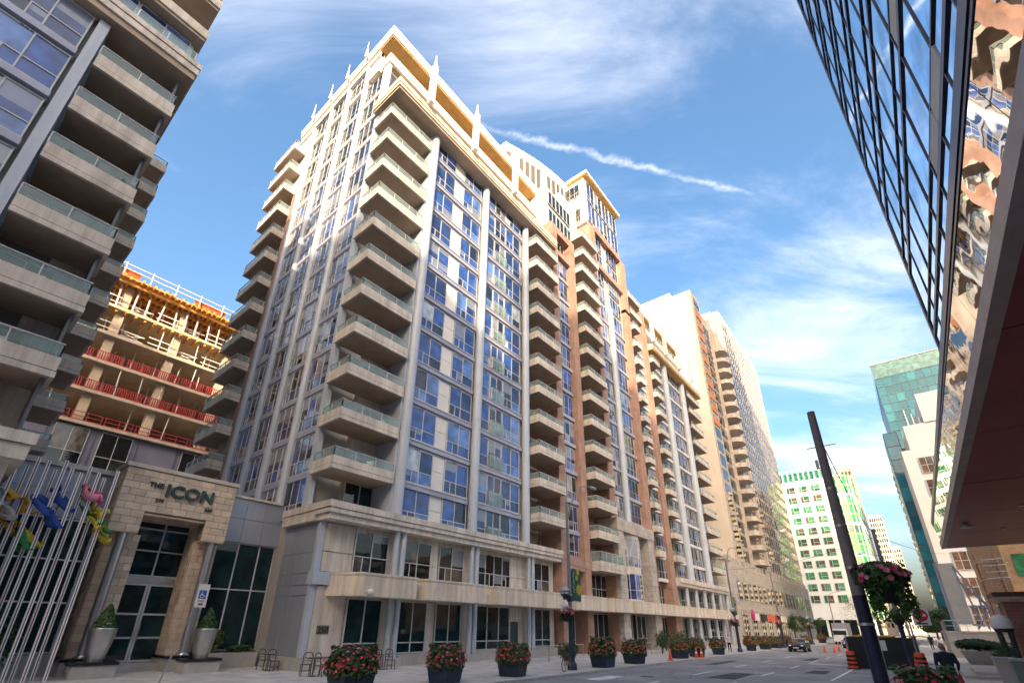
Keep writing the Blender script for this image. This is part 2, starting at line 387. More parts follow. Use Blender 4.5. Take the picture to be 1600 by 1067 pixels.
winkind('crown', 2.25, 3.7, [0,.5,1], [[.3],[.3]])
winkind('door2', 2.2, 2.1, [0,.5,1], [[],[]])
winkind('pod', 2.35, 2.30, [0,.5,1], [[.40],[.40]], {(0,0)}, vent=True)
winkind('pod4', 3.9, 2.30, [0,.25,.5,.75,1], [[.40],[.40],[.40],[.40]], {(1,0),(3,0)}, vent=True)
winkind('shop', 2.35, 2.9, [0,.5,1], [[.2],[.2]], t=.07)
winkind('shop4', 3.9, 2.9, [0,.34,.67,1], [[.2],[.2],[.2]], t=.07)

# ------------------------------------------------------------------ balconies
def balcony(parent, x0, x1, y0, y1, z, sides, hp=0.74, hr=0.54, mt=None, name='balcony', rail=True):
    mb = MB(); t = .15; mt = mt or PRE
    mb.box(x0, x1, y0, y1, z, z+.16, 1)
    def walls(a, e, lo, hi, mi=0):
        xs0 = x0 - e if '-x' in sides else x0; xs1 = x1 + e if '+x' in sides else x1
        ys0 = y0 - e if '-y' in sides else y0; ys1 = y1 + e if '+y' in sides else y1
        if '+x' in sides: a.box(xs1-t, xs1, ys0, ys1, lo, hi, mi)
        if '-x' in sides: a.box(xs0, xs0+t, ys0, ys1, lo, hi, mi)
        ix0 = xs0 + (t if '-x' in sides else 0); ix1 = xs1 - (t if '+x' in sides else 0)
        if '-y' in sides: a.box(ix0, ix1, ys0, ys0+t, lo, hi, mi)
        if '+y' in sides: a.box(ix0, ix1, ys1-t, ys1, lo, hi, mi)
    walls(mb, .04, z-.02, z+.23); walls(mb, -.05, z+.23, z+.275); walls(mb, .015, z+.275, z+hp)
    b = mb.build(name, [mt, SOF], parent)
    if rail:
        g = MB(); e = -.05; th = .02
        zt = z+hp+hr
        segs = []
        if '+x' in sides: segs.append(((x1+e, y0-(e if '-y' in sides else 0)), (x1+e, y1+(e if '+y' in sides else 0))))
        if '-x' in sides: segs.append(((x0-e, y0), (x0-e, y1)))
        if '-y' in sides: segs.append(((x0, y0-e), (x1+e, y0-e)))
        if '+y' in sides: segs.append(((x0, y1+e), (x1+e, y1+e)))
        for (a, c) in segs:
            L = math.hypot(c[0]-a[0], c[1]-a[1]); n = max(1, round(L/1.25))
            if abs(c[0]-a[0]) < 1e-6: g.box(a[0]-th/2, a[0]+th/2, a[1]+.02, c[1]-.02, z+hp+.05, zt-.03, 0)
            else: g.box(a[0]+.02, c[0]-.02, a[1]-th/2, a[1]+th/2, z+hp+.05, zt-.03, 0)
            g.tube((a[0],a[1],zt), (c[0],c[1],zt), .038, None, 6, 1)
            for i in range(n+1):
                f = i/n; px_, py_ = a[0]+(c[0]-a[0])*f, a[1]+(c[1]-a[1])*f
                g.box(px_-.022, px_+.022, py_-.022, py_+.022, z+hp-.01, zt, 1)
        r = g.build('guard_rail', [RAILG, FRM], None)
        r.data.transform(Matrix.Translation(-wloc(parent))); r.parent = b
    return b
def box(parent, name, mt, *a): return MB().box(*a).build(name, mt, parent)
def colm(parent, x, y, z0, z1, r=.36, name='column', mt=None, n=16, rings=True):
    mb = MB(); mb.tube((x,y,z0), (x,y,z1), r, r, n)
    if rings:
        z = z0 + 3.05
        while z < z1-.5: mb.lathe([(r+.012,-.03),(r+.012,.03)], (x,y,z), n); z += 3.05
    return mb.build(name, mt or COLM, parent)

# ------------------------------------------------------------------ ground
ASPH = mat('asphalt', (0.29, 0.272, 0.27), 0.9, 0.22, 0.35, 0.3, 30)
PAVE = brickmat('paving', (0.58, 0.53, 0.485), (0.53, 0.485, 0.445), (0.36, 0.33, 0.30), 0.9, 0.6, 0.012, 0.85, 'y', 0.5, 0.25)
WALK = mat('walk_concrete', (0.50, 0.45, 0.40), 0.88, 0.16, 0.5, 0.2, 22)
KERB = mat('kerb_stone', (0.46, 0.43, 0.39), 0.85, 0.14, 0.9)
GRD = mat('city_ground', (0.25, 0.24, 0.225), 0.95, 0.15, 0.1)
struct('ground', MB().box(-1500, 1500, -700, 2500, -1.2, -0.30), GRD)
struct('road', MB().box(-14.4, -1.2, -60, 420, -0.28, -0.13), ASPH)
struct('north_sidewalk', MB().box(-34, -14.62, -40, 170, -0.25, 0.0), PAVE)
struct('south_sidewalk', MB().box(-0.98, 14, -60, 220, -0.25, 0.0), WALK)
kn = MB(); ks = MB()
for i in range(70):
    y = -40+i*3.0
    kn.box(-14.615, -14.405, y+.008, y+2.992, -0.25, 0.004)
    ks.box(-1.195, -.985, y-20+.008, y-20+2.992, -0.25, 0.004)
struct('kerb_north', kn, KERB); struct('kerb_south', ks, KERB)
mk = MB(); zr = -0.126
def quad(x0, x1, y0, y1): mk.add([(x0,y0,zr),(x1,y0,zr),(x1,y1,zr),(x0,y1,zr)], [(0,1,2,3)])
for i in range(14):
    y = 5.5+i*7.6; quad(-10.28, -10.14, y, y+3.0)
    quad(-7.40, -7.26, y+2.0, y+5.0)
quad(-7.25, -1.6, 43.6, 44.1); quad(-4.2, -4.06, 30, 40); quad(-4.2,-4.06, 60, 66)
quad(-13.2, -12.4, 22, 24.5)
tag(mk.build('road_marking', WPAINT), kind='structure')
pt = MB()
for (x,y,a,b) in [(-9.2,27,1.4,4.5),(-6.0,34,1.1,3.0),(-12.6,37,.8,6.0),(-5.2,24,1.0,2.2),(-8.5,48,.9,5.0)]:
    pt.add([(x,y,-.1285),(x+a,y+.1,-.1285),(x+a-.1,y+b,-.1285),(x+.15,y+b-.2,-.1285)], [(0,1,2,3)])
tag(pt.build('asphalt_patch', mat('asphalt_patch', (0.055,0.054,0.057), .9, .15, .6)), kind='structure')

ck = MB()
for k in range(16):
    x, y = random.uniform(-13.5,-3), random.uniform(16, 70); pts = [(x,y)]
    for j in range(9): x += random.uniform(-.5,.5); y += random.uniform(.3,1.3); pts.append((x,y))
    for (a, b) in zip(pts, pts[1:]): ck.add([(a[0]-.015,a[1],-.1275),(a[0]+.015,a[1],-.1275),(b[0]+.015,b[1],-.1275),(b[0]-.015,b[1],-.1275)], [(0,1,2,3)])
tag(ck.build('road_crack', mat('crack_tar', (0.045,0.044,0.046), .9)), kind='structure')
for i, (x, y) in enumerate(((-8.6,30),(-11.6,25.5),(-5.8,39),(-9,52))):
    mh = MB(); mh.lathe([(.36,-.128),(.36,-.118),(.33,-.116)], (x,y,0), 20); tag(mh.build('manhole_cover', mat('iron', (0.06,0.055,0.05), .6, .3, 8)), 'round iron manhole cover set in the asphalt lanes', 'manhole cover', 'manhole covers in the road')

# ================================================================== 250 tower
FZ = [10.35+3.05*k for k in range(12)]      # floor lines 10.35 .. 43.9
T = thing('apartment_tower', 'long tall apartment building with terracotta brick piers, stacked concrete balconies and blue-grey columns', 'building', (-30, 40, 0))
# --- carcass
w = MB()
w.box(-44, -26.3, 15.6, 36.5, 0, 43.8); w.box(-26.3, -24.45, 18.0, 31.9, 7.46, 43.0); w.box(-44, -26.6, 13.85, 15.6, 0, 50.1); w.box(-44, -29.7, 13.86, 15.6, 50.1, 54.0)
w.box(-44, -26.0, 36.5, 88, 0, 43.8)
for a, b in ((37.6, 40.8), (48.0, 56.4), (59.6, 62.3), (66.2, 79.6)): w.box(-26.0, -24.45, a, b, 8.0, 43.8)
w.build('wall', mat('wall_backing', (0.36, 0.34, 0.32), 0.8, 0.1), T)
rw = MB(); rw.box(-26.3, -26.24, 15.6, 17.9, 8.2, 43.8); rw.box(-26.6, -26.3, 15.54, 15.6, 8.2, 43.8)
rw.build('recess_wall', PRE, T)
# corner post of the recess, left side of column 1
box(T, 'side_wall', COLM, -26.25, -24.1, 17.72, 17.98, 8.2, 43.85)
# round columns on the street face
for y in (18.2, 25.1, 31.6): colm(T, -24.0, y, 8.2, 43.85)
colm(T, -24.05, 51.5, 13.2, 43.8, .40)
for y in (70.0, 78.1): colm(T, -23.95, y, 8.3, 43.85, .55)
# corner balconies
for k, z in enumerate(FZ[:-1]): balcony(T, -26.28, -23.95, 13.35, 17.68, z, ('+x','-y'))
# recess patio doors
for z in [8.35]+FZ[:-1]:
    window(T, 'door2', (-26.2, 15.68, z+.18), '+x', GDRK)
# bay A and bay B
for k, z in enumerate([7.55]+FZ[:-1]):
    det = True
    z0 = z+.50
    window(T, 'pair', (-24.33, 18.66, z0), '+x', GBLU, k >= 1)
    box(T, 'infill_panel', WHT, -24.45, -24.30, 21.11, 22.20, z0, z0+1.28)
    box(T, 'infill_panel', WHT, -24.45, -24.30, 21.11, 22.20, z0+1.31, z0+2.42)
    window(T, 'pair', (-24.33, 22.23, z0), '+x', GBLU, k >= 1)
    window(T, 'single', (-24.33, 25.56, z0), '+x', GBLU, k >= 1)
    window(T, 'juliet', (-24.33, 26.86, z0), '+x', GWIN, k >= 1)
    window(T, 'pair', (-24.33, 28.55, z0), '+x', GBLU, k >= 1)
    if k:
        for a, b in ((18.64, 24.66), (25.54, 31.18)):
            mbs = MB(); mbs.box(-24.45, -24.12, a, b, z+.03, z+.36, 0); mbs.box(-24.45, -24.06, a, b, z+.36, z+.43, 1)
            mbs.build('spandrel_panel', [SPAN, FRM], T)
    for a, b in ((18.64, 24.66), (25.54, 31.18)): box(T, 'window_head', SPAN, -24.45, -24.28, a, b, z0+2.43, z0+2.575 if k < 11 else 43.0)
    if k in (0,1,2,3,4,5,6,7,8,9):
        g = MB(); g.box(-24.02, -24.0, 26.86, 28.48, z0, z0+1.05, 0); g.tube((-24.01,26.86,z0+1.07),(-24.01,28.48,z0+1.07),.025,None,6,1)
        for yy in (26.88, 28.46): g.box(-24.25, -24.0, yy-.02, yy+.02, z0, z0+1.06, 1)
        g.build('juliet_rail', [RAILG, STEEL], T)
# --- west face
WCOL = (-29.95, -33.3, -36.5, -40.0)
for x in WCOL: colm(T, x, 13.64, 8.8, 55.0, .27, 'column')
bays = [(-29.62, -26.95, 'westw'), (-32.97, -30.28, 'westw'), (-36.17, -33.63, 'west'), (-39.67, -36.83, 'westw')]
box(T, 'corner_strip', COLM, -26.93, -26.3, 13.55, 13.85, 8.4, 43.0)
box(T, 'corner_strip', ROOFW, -26.93, -26.05, 13.55, 13.85, 44.05, 50.1)
box(T, 'wing_wall', ROOFW, -29.62, -28.0, 13.6, 13.95, 51.2, 54.0)
box(T, 'eaves_panel', ROOFW, -42.9, -28.0, 13.42, 13.84, 53.35, 54.0)
box(T, 'end_wall', ROOFW, -43.0, -40.46, 13.62, 13.84, 44, 54.0)
WF = [7.55]+FZ+[46.95, 50.6]
for bi, (a, b, kd) in enumerate(bays):
    ww = WINC[kd][2]; u0 = (a+b)/2-ww/2
    for k, z in enumerate(WF):
        z0 = z+.44
        if bi == 0 and k == 14: continue
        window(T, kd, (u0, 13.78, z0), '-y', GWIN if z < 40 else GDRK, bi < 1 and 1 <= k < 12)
        if 0 < k: box(T, 'spandrel_panel', SPAN if z < 38 else ROOFW, a, b, 13.64, 13.84, z+.02, z+.40)
        box(T, 'window_head', SPAN if z < 38 else ROOFW, a, b, 13.72, 13.84, z0+2.53, z+3.03 if k < 14 else 53.3)
        for (p, q) in ((a, u0-.01), (u0+ww+.01, b)):
            if q-p > .03: box(T, 'jamb_panel', ROOFW if z > 38 else COLM, p, q, 13.7, 13.84, z0, z0+2.52)
# brick wing and balcony stack at the far west end
box(T, 'brick_wing', BRK, -48, -41.2, 14.4, 30, 8, 49.6)
box(T, 'brick_pier', BRK, -41.2, -40.5, 13.5, 15.0, 8, 43.9)
for k, z in enumerate(FZ[1:]+[46.95, 50.0]):
    balcony(T, -45.6, -41.0, 12.35, 14.38, z, ('-y','+x','-x'), name='balcony')
# --- top of the west wing
fa = MB()
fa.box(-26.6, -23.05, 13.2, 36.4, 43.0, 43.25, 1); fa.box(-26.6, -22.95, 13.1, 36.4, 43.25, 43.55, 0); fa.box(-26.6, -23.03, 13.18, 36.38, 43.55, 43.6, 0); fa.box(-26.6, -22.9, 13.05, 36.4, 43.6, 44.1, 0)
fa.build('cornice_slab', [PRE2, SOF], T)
box(T, 'penthouse_wall', ROOFW, -42, -26.6, 15.6, 37.4, 44.0, 50.0)
box(T, 'corner_wall', ROOFW, -26.6, -26.45, 13.85, 15.6, 44.0, 50.0)
pb = MB(); pb.box(-41, -26.0, 13.88, 37.0, 50.0, 50.15, 0); pb.box(-27, -25.9, 13.45, 37.0, 50.15, 50.55, 1); pb.box(-27, -25.96, 13.5, 37.0, 50.55, 50.6, 1); pb.box(-27, -25.86, 13.4, 37.0, 50.6, 51.25, 1); pb.build('terrace_parapet', [SOF, ROOFW], T)
box(T, 'penthouse_wall', PRE2, -42, -33.5, 15.6, 37.0, 51.2, 54.0)
for i in range(12):
    y = 14.1+i*1.85
    window(T, 'pent', (-26.42, y, 44.3), '+x', GDRK); window(T, 'pent', (-26.42, y, 47.3), '+x', GDRK); window(T, 'pent', (-33.45, y+1.6, 51.3), '+x', GDRK)
ro = MB(); ro.box(-43, -26.05, 13.4, 38.0, 54.0, 54.2, 1); ro.box(-43, -25.95, 13.3, 38.1, 54.2, 54.7, 0); ro.box(-43, -26.02, 13.37, 38.05, 54.7, 54.76, 0); ro.box(-43, -25.9, 13.25, 38.15, 54.76, 55.4, 0)
ro.build('roof', [ROOFW, ROOFSOF], T)
def pylon(x, y, z0, z1):
    w2 = .26 if z0 < 50 else .12
    mb = MB(); mb.prism([(x-w2,y-w2*.8),(x+w2,y-w2*.8),(x+w2,y+w2*.8),(x-w2,y+w2*.8)], z0, z1-1.7)
    mb.prism([(x-w2*.9,y-.05),(x+w2*.9,y-.05),(x+w2*.9,y+.05),(x-w2*.9,y+.05)], z1-1.7, z1, 0, [(x-.04,y-.02),(x+.02,y-.02),(x+.02,y+.02),(x-.04,y+.02)])
    mb.build('pylon', ROOFW, T)
for y in (16.15, 21.8, 28.0): pylon(-22.62, y, 44.1, 50.9)
for x in WCOL: pylon(x, 13.0, 54.6, 57.0)
# --- balcony stack 1 and brick centre
for k, z in enumerate(FZ[:-1]): balcony(T, -26.0, -22.95, 32.25, 36.45, z, ('+x','-y'), .74, .5)
for z in [8.35]+FZ[:-1]: window(T, 'door2', (-26.2, 32.6, z+.18), '+x', GDRK)
PIERS = [(36.6, 37.75, 0, 46.2), (40.65, 41.75, 0, 46.2), (46.75, 48.1, 0, 46.6), (56.3, 57.8, 0, 46.6), (62.1, 63.7, 0, 46.2)]
for a, b, z0, z1 in PIERS: box(T, 'brick_pier', BRK, -26.05, -23.75, a, b, z0, z1)
for z in [7.55]+FZ[:-1]:
    window(T, 'strip', (-24.33, 37.95, z+.42), '+x', GWIN)
    box(T, 'spandrel_panel', SPAN, -24.45, -24.15, 37.77, 40.63, z+.02, z+.38)
    window(T, 'strip', (-24.33, 48.3, z+.42), '+x', GWIN); window(T, 'strip3', (-24.33, 52.3, z+.42), '+x', GWIN)
    for a, b in ((48.12, 51.1), (51.9, 56.28)): box(T, 'spandrel_panel', SPAN, -24.45, -24.18, a, b, z+.02, z+.38)
    window(T, 'strip', (-24.33, 59.65, z+.42), '+x', GWIN); box(T, 'spandrel_panel', WHT, -24.45, -24.15, 59.5, 62.08, z+.02, z+.38)
    window(T, 'strip', (-24.33, 66.6, z+.42), '+x', GWIN); window(T, 'strip', (-24.33, 71.0, z+.42), '+x', GWIN); window(T, 'strip', (-24.33, 74.2, z+.42), '+x', GWIN)
    for a, b in ((66.2, 69.4), (70.6, 77.5)): box(T, 'spandrel_panel', WHT, -24.45, -24.12, a, b, z+.02, z+.40)
    window(T, 'door2', (-25.9, 42.0, z+.18), '+x', GDRK); window(T, 'door2', (-25.9, 44.3, z+.18), '+x', GDRK)
    window(T, 'strip', (-25.9, 80.0, z+.3), '+x', GDRK)
for z in FZ[:-1]:
    balcony(T, -26.0, -22.9, 42.1, 46.5, z, ('+x','-y','+y'), .74, .5)
    balcony(T, -26.0, -23.2, 57.9, 59.9, z, ('+x','-y'), .74, .48)
    balcony(T, -26.0, -23.2, 63.8, 66.6, z, ('+x','-y'), .74, .48)
    balcony(T, -26.0, -23.3, 79.3, 85.6, z, ('+x','+y'), .74, .48)
for z in FZ[-1:]:
    balcony(T, -26.0, -22.9, 42.1, 46.5, z, ('+x','-y','+y'), .74, .5); balcony(T, -26.0, -23.2, 57.9, 59.9, z, ('+x','-y'), .74, .48)
# upper storeys of the centre block
for k, z in enumerate((46.95, 50.0, 53.05)):
    window(T, 'strip', (-24.33, 48.3, z+.42), '+x', GWIN); window(T, 'strip3', (-24.33, 52.3, z+.42), '+x', GWIN)
    balcony(T, -26.0, -22.9, 42.6, 46.7, z, ('+x','-y'), .74, .5) if k < 2 else None
window(T, 'strip', (-24.33, 48.3, 44.32), '+x', GWIN); window(T, 'strip3', (-24.33, 52.3, 44.32), '+x', GWIN)
ub = MB(); ub.box(-40, -24.45, 47.9, 56.5, 43.8, 56.2); ub.box(-40, -24.75, 36.7, 41.75, 43.8, 48.2); ub.box(-40, -26.05, 41.7, 48, 43.8, 56); ub.build('wall', PRE, T)
for a, b, z1 in ((36.6, 37.75, 48.2), (40.65, 41.75, 48.2), (46.75, 48.1, 56.2), (56.3, 57.8, 56.2)): box(T, 'brick_pier', BRK, -26.05, -23.75, a, b, 46.1, z1)
box(T, 'brick_lintel', BRK, -24.8, -23.8, 37.75, 40.65, 43.85, 44.5); box(T, 'brick_lintel', BRK, -24.8, -23.8, 37.75, 40.65, 47.2, 48.2); box(T, 'brick_lintel', BRK, -24.6, -23.8, 48.1, 56.3, 55.9, 57.0)
box(T, 'brick_lintel', BRK, -24.6, -23.82, 48.1, 56.3, 49.5, 50.3)
window(T, 'strip', (-24.6, 37.95, 44.55), '+x', GDRK)
ub = MB(); ub.box(-40, -24.6, 36.6, 42.4, 48.2, 55.0); ub.box(-40, -26.0, 42.4, 47.0, 56.0, 60); ub.box(-42, -24.3, 46.8, 56.9, 57.0, 66.0)
ub.build('upper_block', ROOFW, T)
for (z) in (49.6, 51.2, 52.8): box(T, 'cladding_joint', CONC, -40, -24.58, 36.58, 36.6, z, z+.04)
for i in range(3):
    for zz in (48.9, 52.0): window(T, 'pent', (-24.48, 37.0+i*1.75, zz), '+x', GDRK)
for i in range(4):
    for zz in (57.4, 61.6): window(T, 'crown', (-24.18, 47.1+i*2.42, zz), '+x', GWIN)
for zz in (57.6, 62.6): window(T, 'strip', (-27.6, 46.7, zz), '-y', GDRK)
ur = MB(); ur.box(-43, -23.6, 46.4, 57.3, 66.0, 66.15, 1); ur.box(-43.1, -23.5, 46.3, 57.4, 66.15, 66.6, 0); ur.build('roof', [ROOFW, ROOFSOF], T)
pm = MB()
arc = [(-30.2+3.0*(i/12)+.5*math.sin(math.pi*i/12), 35+11.9*i/12) for i in range(13)]
pm.prism([(-44,46.9),(-44,35)]+arc, 55.2, 65.8); pm.prism([(-44,46.9),(-44,34.9)]+[(a+.12,b) for a,b in arc], 65.8, 66.2); pm.build('mechanical_penthouse', ROOFW, T)
LOUV = mat('louvre', (0.09,0.08,0.07), .7, .2, 6)
for i in range(12):
    if i in (6,): continue
    (x, y), (x2, y2) = arc[i], arc[i+1]; d = .2
    mb = MB(); mb.prism([(x-.3,y+d),(x+.06,y+d),(x2+.06,y2-d),(x2-.3,y2-d)], 60.6, 64.6); mb.build('louvre', LOUV, T)
# --- east wing top
fe = MB(); fe.box(-26.6, -23.05, 63.7, 86.4, 43.0, 43.25, 1); fe.box(-26.6, -22.95, 63.7, 86.5, 43.25, 44.1, 0); fe.build('cornice_slab', [PRE2, ROOFSOF], T)
box(T, 'penthouse_wall', ROOFW, -42, -26.8, 57.8, 86, 43.8, 54)
re_ = MB(); re_.box(-41.5, -26.05, 62.4, 86.6, 54.0, 54.2, 1); re_.box(-41.6, -25.95, 62.3, 86.7, 54.2, 55.3, 0); re_.build('roof', [ROOFW, ROOFSOF], T)
tb = MB(); tb.box(-27, -25.9, 57.8, 86, 50.0, 50.15); tb.box(-27, -25.86, 57.8, 86, 50.15, 51.2); tb.build('terrace_parapet', ROOFW, T)
box(T, 'brick_pier', BRK, -26.05, -23.8, 62.1, 63.7, 46.1, 50.0)
for k, z in enumerate((46.95, 50.0)): balcony(T, -26.6, -23.6, 58.0, 62.0, z, ('+x',), .74, .48)
for y in (63.5, 68.6, 74.6, 80.6): pylon(-22.62, y, 44.1, 51.5)
for i in range(12): window(T, 'pent', (-26.72, 64.2+i*1.8, 45.0), '+x', GDRK); window(T, 'pent', (-26.72, 64.2+i*1.8, 51.4), '+x', GDRK)
# --- podium, west part
PD = MB()
PD.box(-25.0, -23.62, 13.55, 36.3, 7.45, 7.78, 0); PD.box(-25.0, -23.48, 13.42, 36.32, 7.78, 8.02, 0); PD.box(-25, -23.58, 13.5, 36.3, 8.02, 8.05, 0); PD.box(-25, -23.42, 13.36, 36.34, 8.05, 8.42, 0)
PD.box(-28.6, -25.0, 13.42, 14.2, 7.45, 8.0, 0); PD.box(-28.6, -25.0, 13.36, 14.2, 8.03, 8.42, 0)
PD.build('cornice', PRE, T)
PB = MB(); PB.box(-26.3, -24.62, 14.4, 36.4, 0, 7.45); PB.build('podium_wall', PRE, T)
MP = MB()
for (x0, x1) in ((-28.5, -27.55), (-27.53, -27.0), (-26.98, -24.9)):
    for (z0, z1) in ((.62, 3.55), (3.57, 4.08), (4.1, 4.7), (4.72, 5.8), (5.82, 7.43)):
        box(T, 'metal_panel', MET, x0+.008, x1-.008, 13.78, 14.4, z0, z1-.012)
box(T, 'plinth', CONC, -28.6, -24.3, 13.66, 14.4, 0, .6)
box(T, 'corner_post', COLM, -24.9, -24.58, 13.70, 14.02, .6, 7.45)
box(T, 'curved_band', COLM, -25.0, -24.35, 13.62, 16.2, 4.08, 4.75)
for (z0,z1) in ((.62, 4.05),(4.8,5.82),(5.85,7.4)): box(T, 'concrete_panel', PRE, -24.62, -24.5, 14.05, 15.85, z0, z1-.02)
# "250" address plate
box(T, 'address_plate', mat('bronze_plate', (0.16,0.14,0.11), .5), -24.5, -24.47, 14.35, 15.05, 1.68, 2.1)
text('250', .42, .012, BLK, T, face_x(-24.455, 14.7, 1.74), 'lettering', 1.0, .006)
# bays of the podium: (y start, kind)
def podium_bay(y0, up_k, dn_k, uw, name=None):
    window(T, up_k, (-24.52, y0, 4.85), '+x', GDRK, True)
    box(T, 'window_head', PRE, -24.62, -24.5, y0, y0+uw, 7.16, 7.44)
    window(T, dn_k, (-24.52, y0, .62), '+x', GSHOP, True)
podium_bay(15.9, 'pod', 'shop', 2.35)
podium_bay(19.4, 'pod', 'shop', 2.35); podium_bay(22.5, 'pod', 'shop', 2.35)
podium_bay(26.2, 'pod4', 'shop4', 3.9)
podium_bay(33.2, 'pod', 'shop', 2.35)
for y in (18.45, 25.15, 31.9):
    for dy in (0, .55):
        colm(T, -23.95, y+dy, .45, 7.45, .17, 'column', COLM, 10, False)
    box(T, 'column_base', CONC, -24.3, -23.6, y-.35, y+.9, 0, .45)
for (a, b) in ((18.3, 19.35), (21.8, 22.45), (24.9, 26.1), (30.2, 33.1)):
    for (z0, z1) in ((.62, 3.5), (4.85, 5.7), (5.73, 7.44)): box(T, 'concrete_panel', PRE, -24.62, -24.5, a+.02, b-.02, z0, z1)
box(T, 'plinth', CONC, -24.62, -24.3, 15.9, 36.4, 0, .6)
# service door with lamp
box(T, 'door', mat('door_teal', (0.03,0.06,0.07), .4), -24.5, -24.46, 31.2-.9, 31.2, .0+.6, 2.5)
# stepped precast canopies over the ground floor
CAN = [(14.9, 19.2, -22.6), (19.5, 25.3, -22.55), (25.8, 31.8, -22.5), (32.0, 36.6, -22.6), (36.9, 42.2, -22.5), (42.4, 47.4, -22.4), (47.6, 52.4, -22.3), (52.6, 57.4, -22.4), (57.6, 62.4, -22.5), (62.6, 67.6, -22.5), (67.8, 73, -22.5), (73.2, 79, -22.5), (79.2, 85.5, -22.5)]
for i, (a, b, X) in enumerate(CAN):
    mb = MB(); mb.prism([(-24.6, a-.4), (X, a+.5), (X, b), (-24.6, b)], 3.55, 4.62)
    mb.prism([(-24.6, a-.44), (X+.04, a+.46), (X+.04, b+.04), (-24.6, b+.04)], 4.62, 4.74)
    mb.build('canopy', PRE2, T)
dl = MB(); dl.sphere((-22.5, 15.95, 3.75), (.16,.2,.16)); dl.tube((-22.6,15.95,3.85),(-22.5,15.95,3.8),.05); dl.build('security_lamp', ROOFW, T)
# --- brick podium in the middle
box(T, 'podium_wall', BRK, -26.05, -25.1, 36.4, 65.0, 0, 8.0)
for y in (38.0, 42.3, 44.6, 58.1, 60.2): 
    window(T, 'pod', (-25.05, y, 4.85), '+x', GDRK); window(T, 'shop', (-25.05, y, .55), '+x', GSHOP)
box(T, 'brick_lintel', BRK, -24.6, -23.8, 37.77, 40.63, 7.0, 8.3)
balcony(T, -26.0, -22.7, 41.9, 46.7, 7.2, ('+x','-y','+y'), .9, .9, PRE)
# bowed stone bay with ashlar piers
for a, b in ((46.8, 48.3), (54.6, 56.2)): box(T, 'stone_pier', STB, -25.5, -23.2, a, b, 0, 13.0)
box(T, 'stone_lintel', STB, -25.5, -23.1, 46.7, 56.4, 11.9, 13.2)
bw = MB(); N_ = 8; cx, cy, rr = -26.3, 51.45, 3.9
pts = [(cx+rr*math.cos(t)*.78, cy+rr*math.sin(t)*.82) for t in [R(-62+124*i/N_) for i in range(N_+1)]]
for z0, z1, mi in ((4.75,5.0,0),(7.6,8.4,0),(11.5,11.9,0)): bw.prism(pts+[(-26.3,54.6),(-26.3,48.3)], z0, z1, mi)
bw.build('bow_band', PRE, T)
for zz0, zz1 in ((5.0, 7.6), (8.4, 11.5)):
    for i in range(N_):
        (x0,y0),(x1,y1) = pts[i], pts[i+1]
        g = MB(); g.add([(x0,y0,zz0),(x1,y1,zz0),(x1,y1,zz1),(x0,y0,zz1)], [(0,1,2,3)]); g.build('pane', GWIN, T)
    fr = MB()
    for i in range(N_+1): fr.box(pts[i][0]-.04, pts[i][0]+.05, pts[i][1]-.04, pts[i][1]+.04, zz0, zz1)
    zm = zz0+(zz1-zz0)*.36
    for i in range(N_): fr.tube((*pts[i], zm), (*pts[i+1], zm), .04, None, 4)
    fr.build('mullion', FRM, T)
# --- podium of the east wing
pe = MB(); pe.box(-25, -23.3, 63.7, 86.2, 7.3, 7.7); pe.box(-25, -23.1, 63.7, 86.3, 7.7, 8.3); pe.build('cornice', PRE, T)
box(T, 'podium_wall', PRE, -26.05, -25.0, 65.0, 86.5, 0, 7.5)
for i in range(6):
    y = 64.2+i*3.6
    window(T, 'pod', (-24.95, y, 4.85), '+x', GDRK); window(T, 'shop', (-24.95, y, .55), '+x', GSHOP)
    colm(T, -23.8, y+2.9, 0, 7.3, .28, 'column', COLM, 10, False)
for y in (48.6, 52.0): window(T, 'shop', (-24.4, y, .55), '+x', GSHOP)

# ================================================================== neighbouring tower with deep balconies
B = thing('condominium_tower', 'tall condominium block with deep beige concrete balconies beside the stone entrance', 'building', (-30, -8, 0))
w = MB(); w.box(-40, -26.3, -24, 1.0, 0, 33.0); w.box(-26.3, -24.45, -24, -2.3, 0, 33.0); w.box(-52, -40, -9, .98, 0, 46); w.box(-40, -30, -24, .95, 33, 46); w.build('wall', mat('wall_dark', (0.20,0.19,0.18), .8, .1), B)
for y in (-2.15, -10.2, -18): box(B, 'pier', COLM, -26.3, -24.05, y-.2, y+.2, 8.3, 29.0)
ZB = [10.8+3.05*k for k in range(6)]
for z in ZB: balcony(B, -26.28, -23.95, -1.85, 1.3, z, ('+x','+y'), .86, .6)
box(B, 'fin', DFR, -26.3, -24.3, 1.02, 1.12, 8.4, 29.0)
box(B, 'rear_wall', PRE, -26.32, -26.2, -.2, 1.0, 8.4, 29.0)
winkind('patio', 1.9, 2.2, [0,.5,1], [[],[]])
for z in [8.4]+ZB[:-1]: window(B, 'patio', (-26.2, -1.75, z+.2), '+x', GDRK, True)
for k, z in enumerate([7.75]+ZB[:-1]+[26.05]):
    for j, y in enumerate((-4.95, -7.5, -9.9, -12.95)):
        if k < 1: continue
        window(B, 'pair', (-24.33, y, z+.52), '+x', GBLU if (j+k) % 3 else GWIN, True)
        box(B, 'spandrel_panel', SPAN, -24.45, -24.05, y-.05, y+2.47, z+.02, z+.38)
        box(B, 'window_head', FRM, -24.45, -24.24, y-.05, y+2.47, z+2.95, z+3.02)
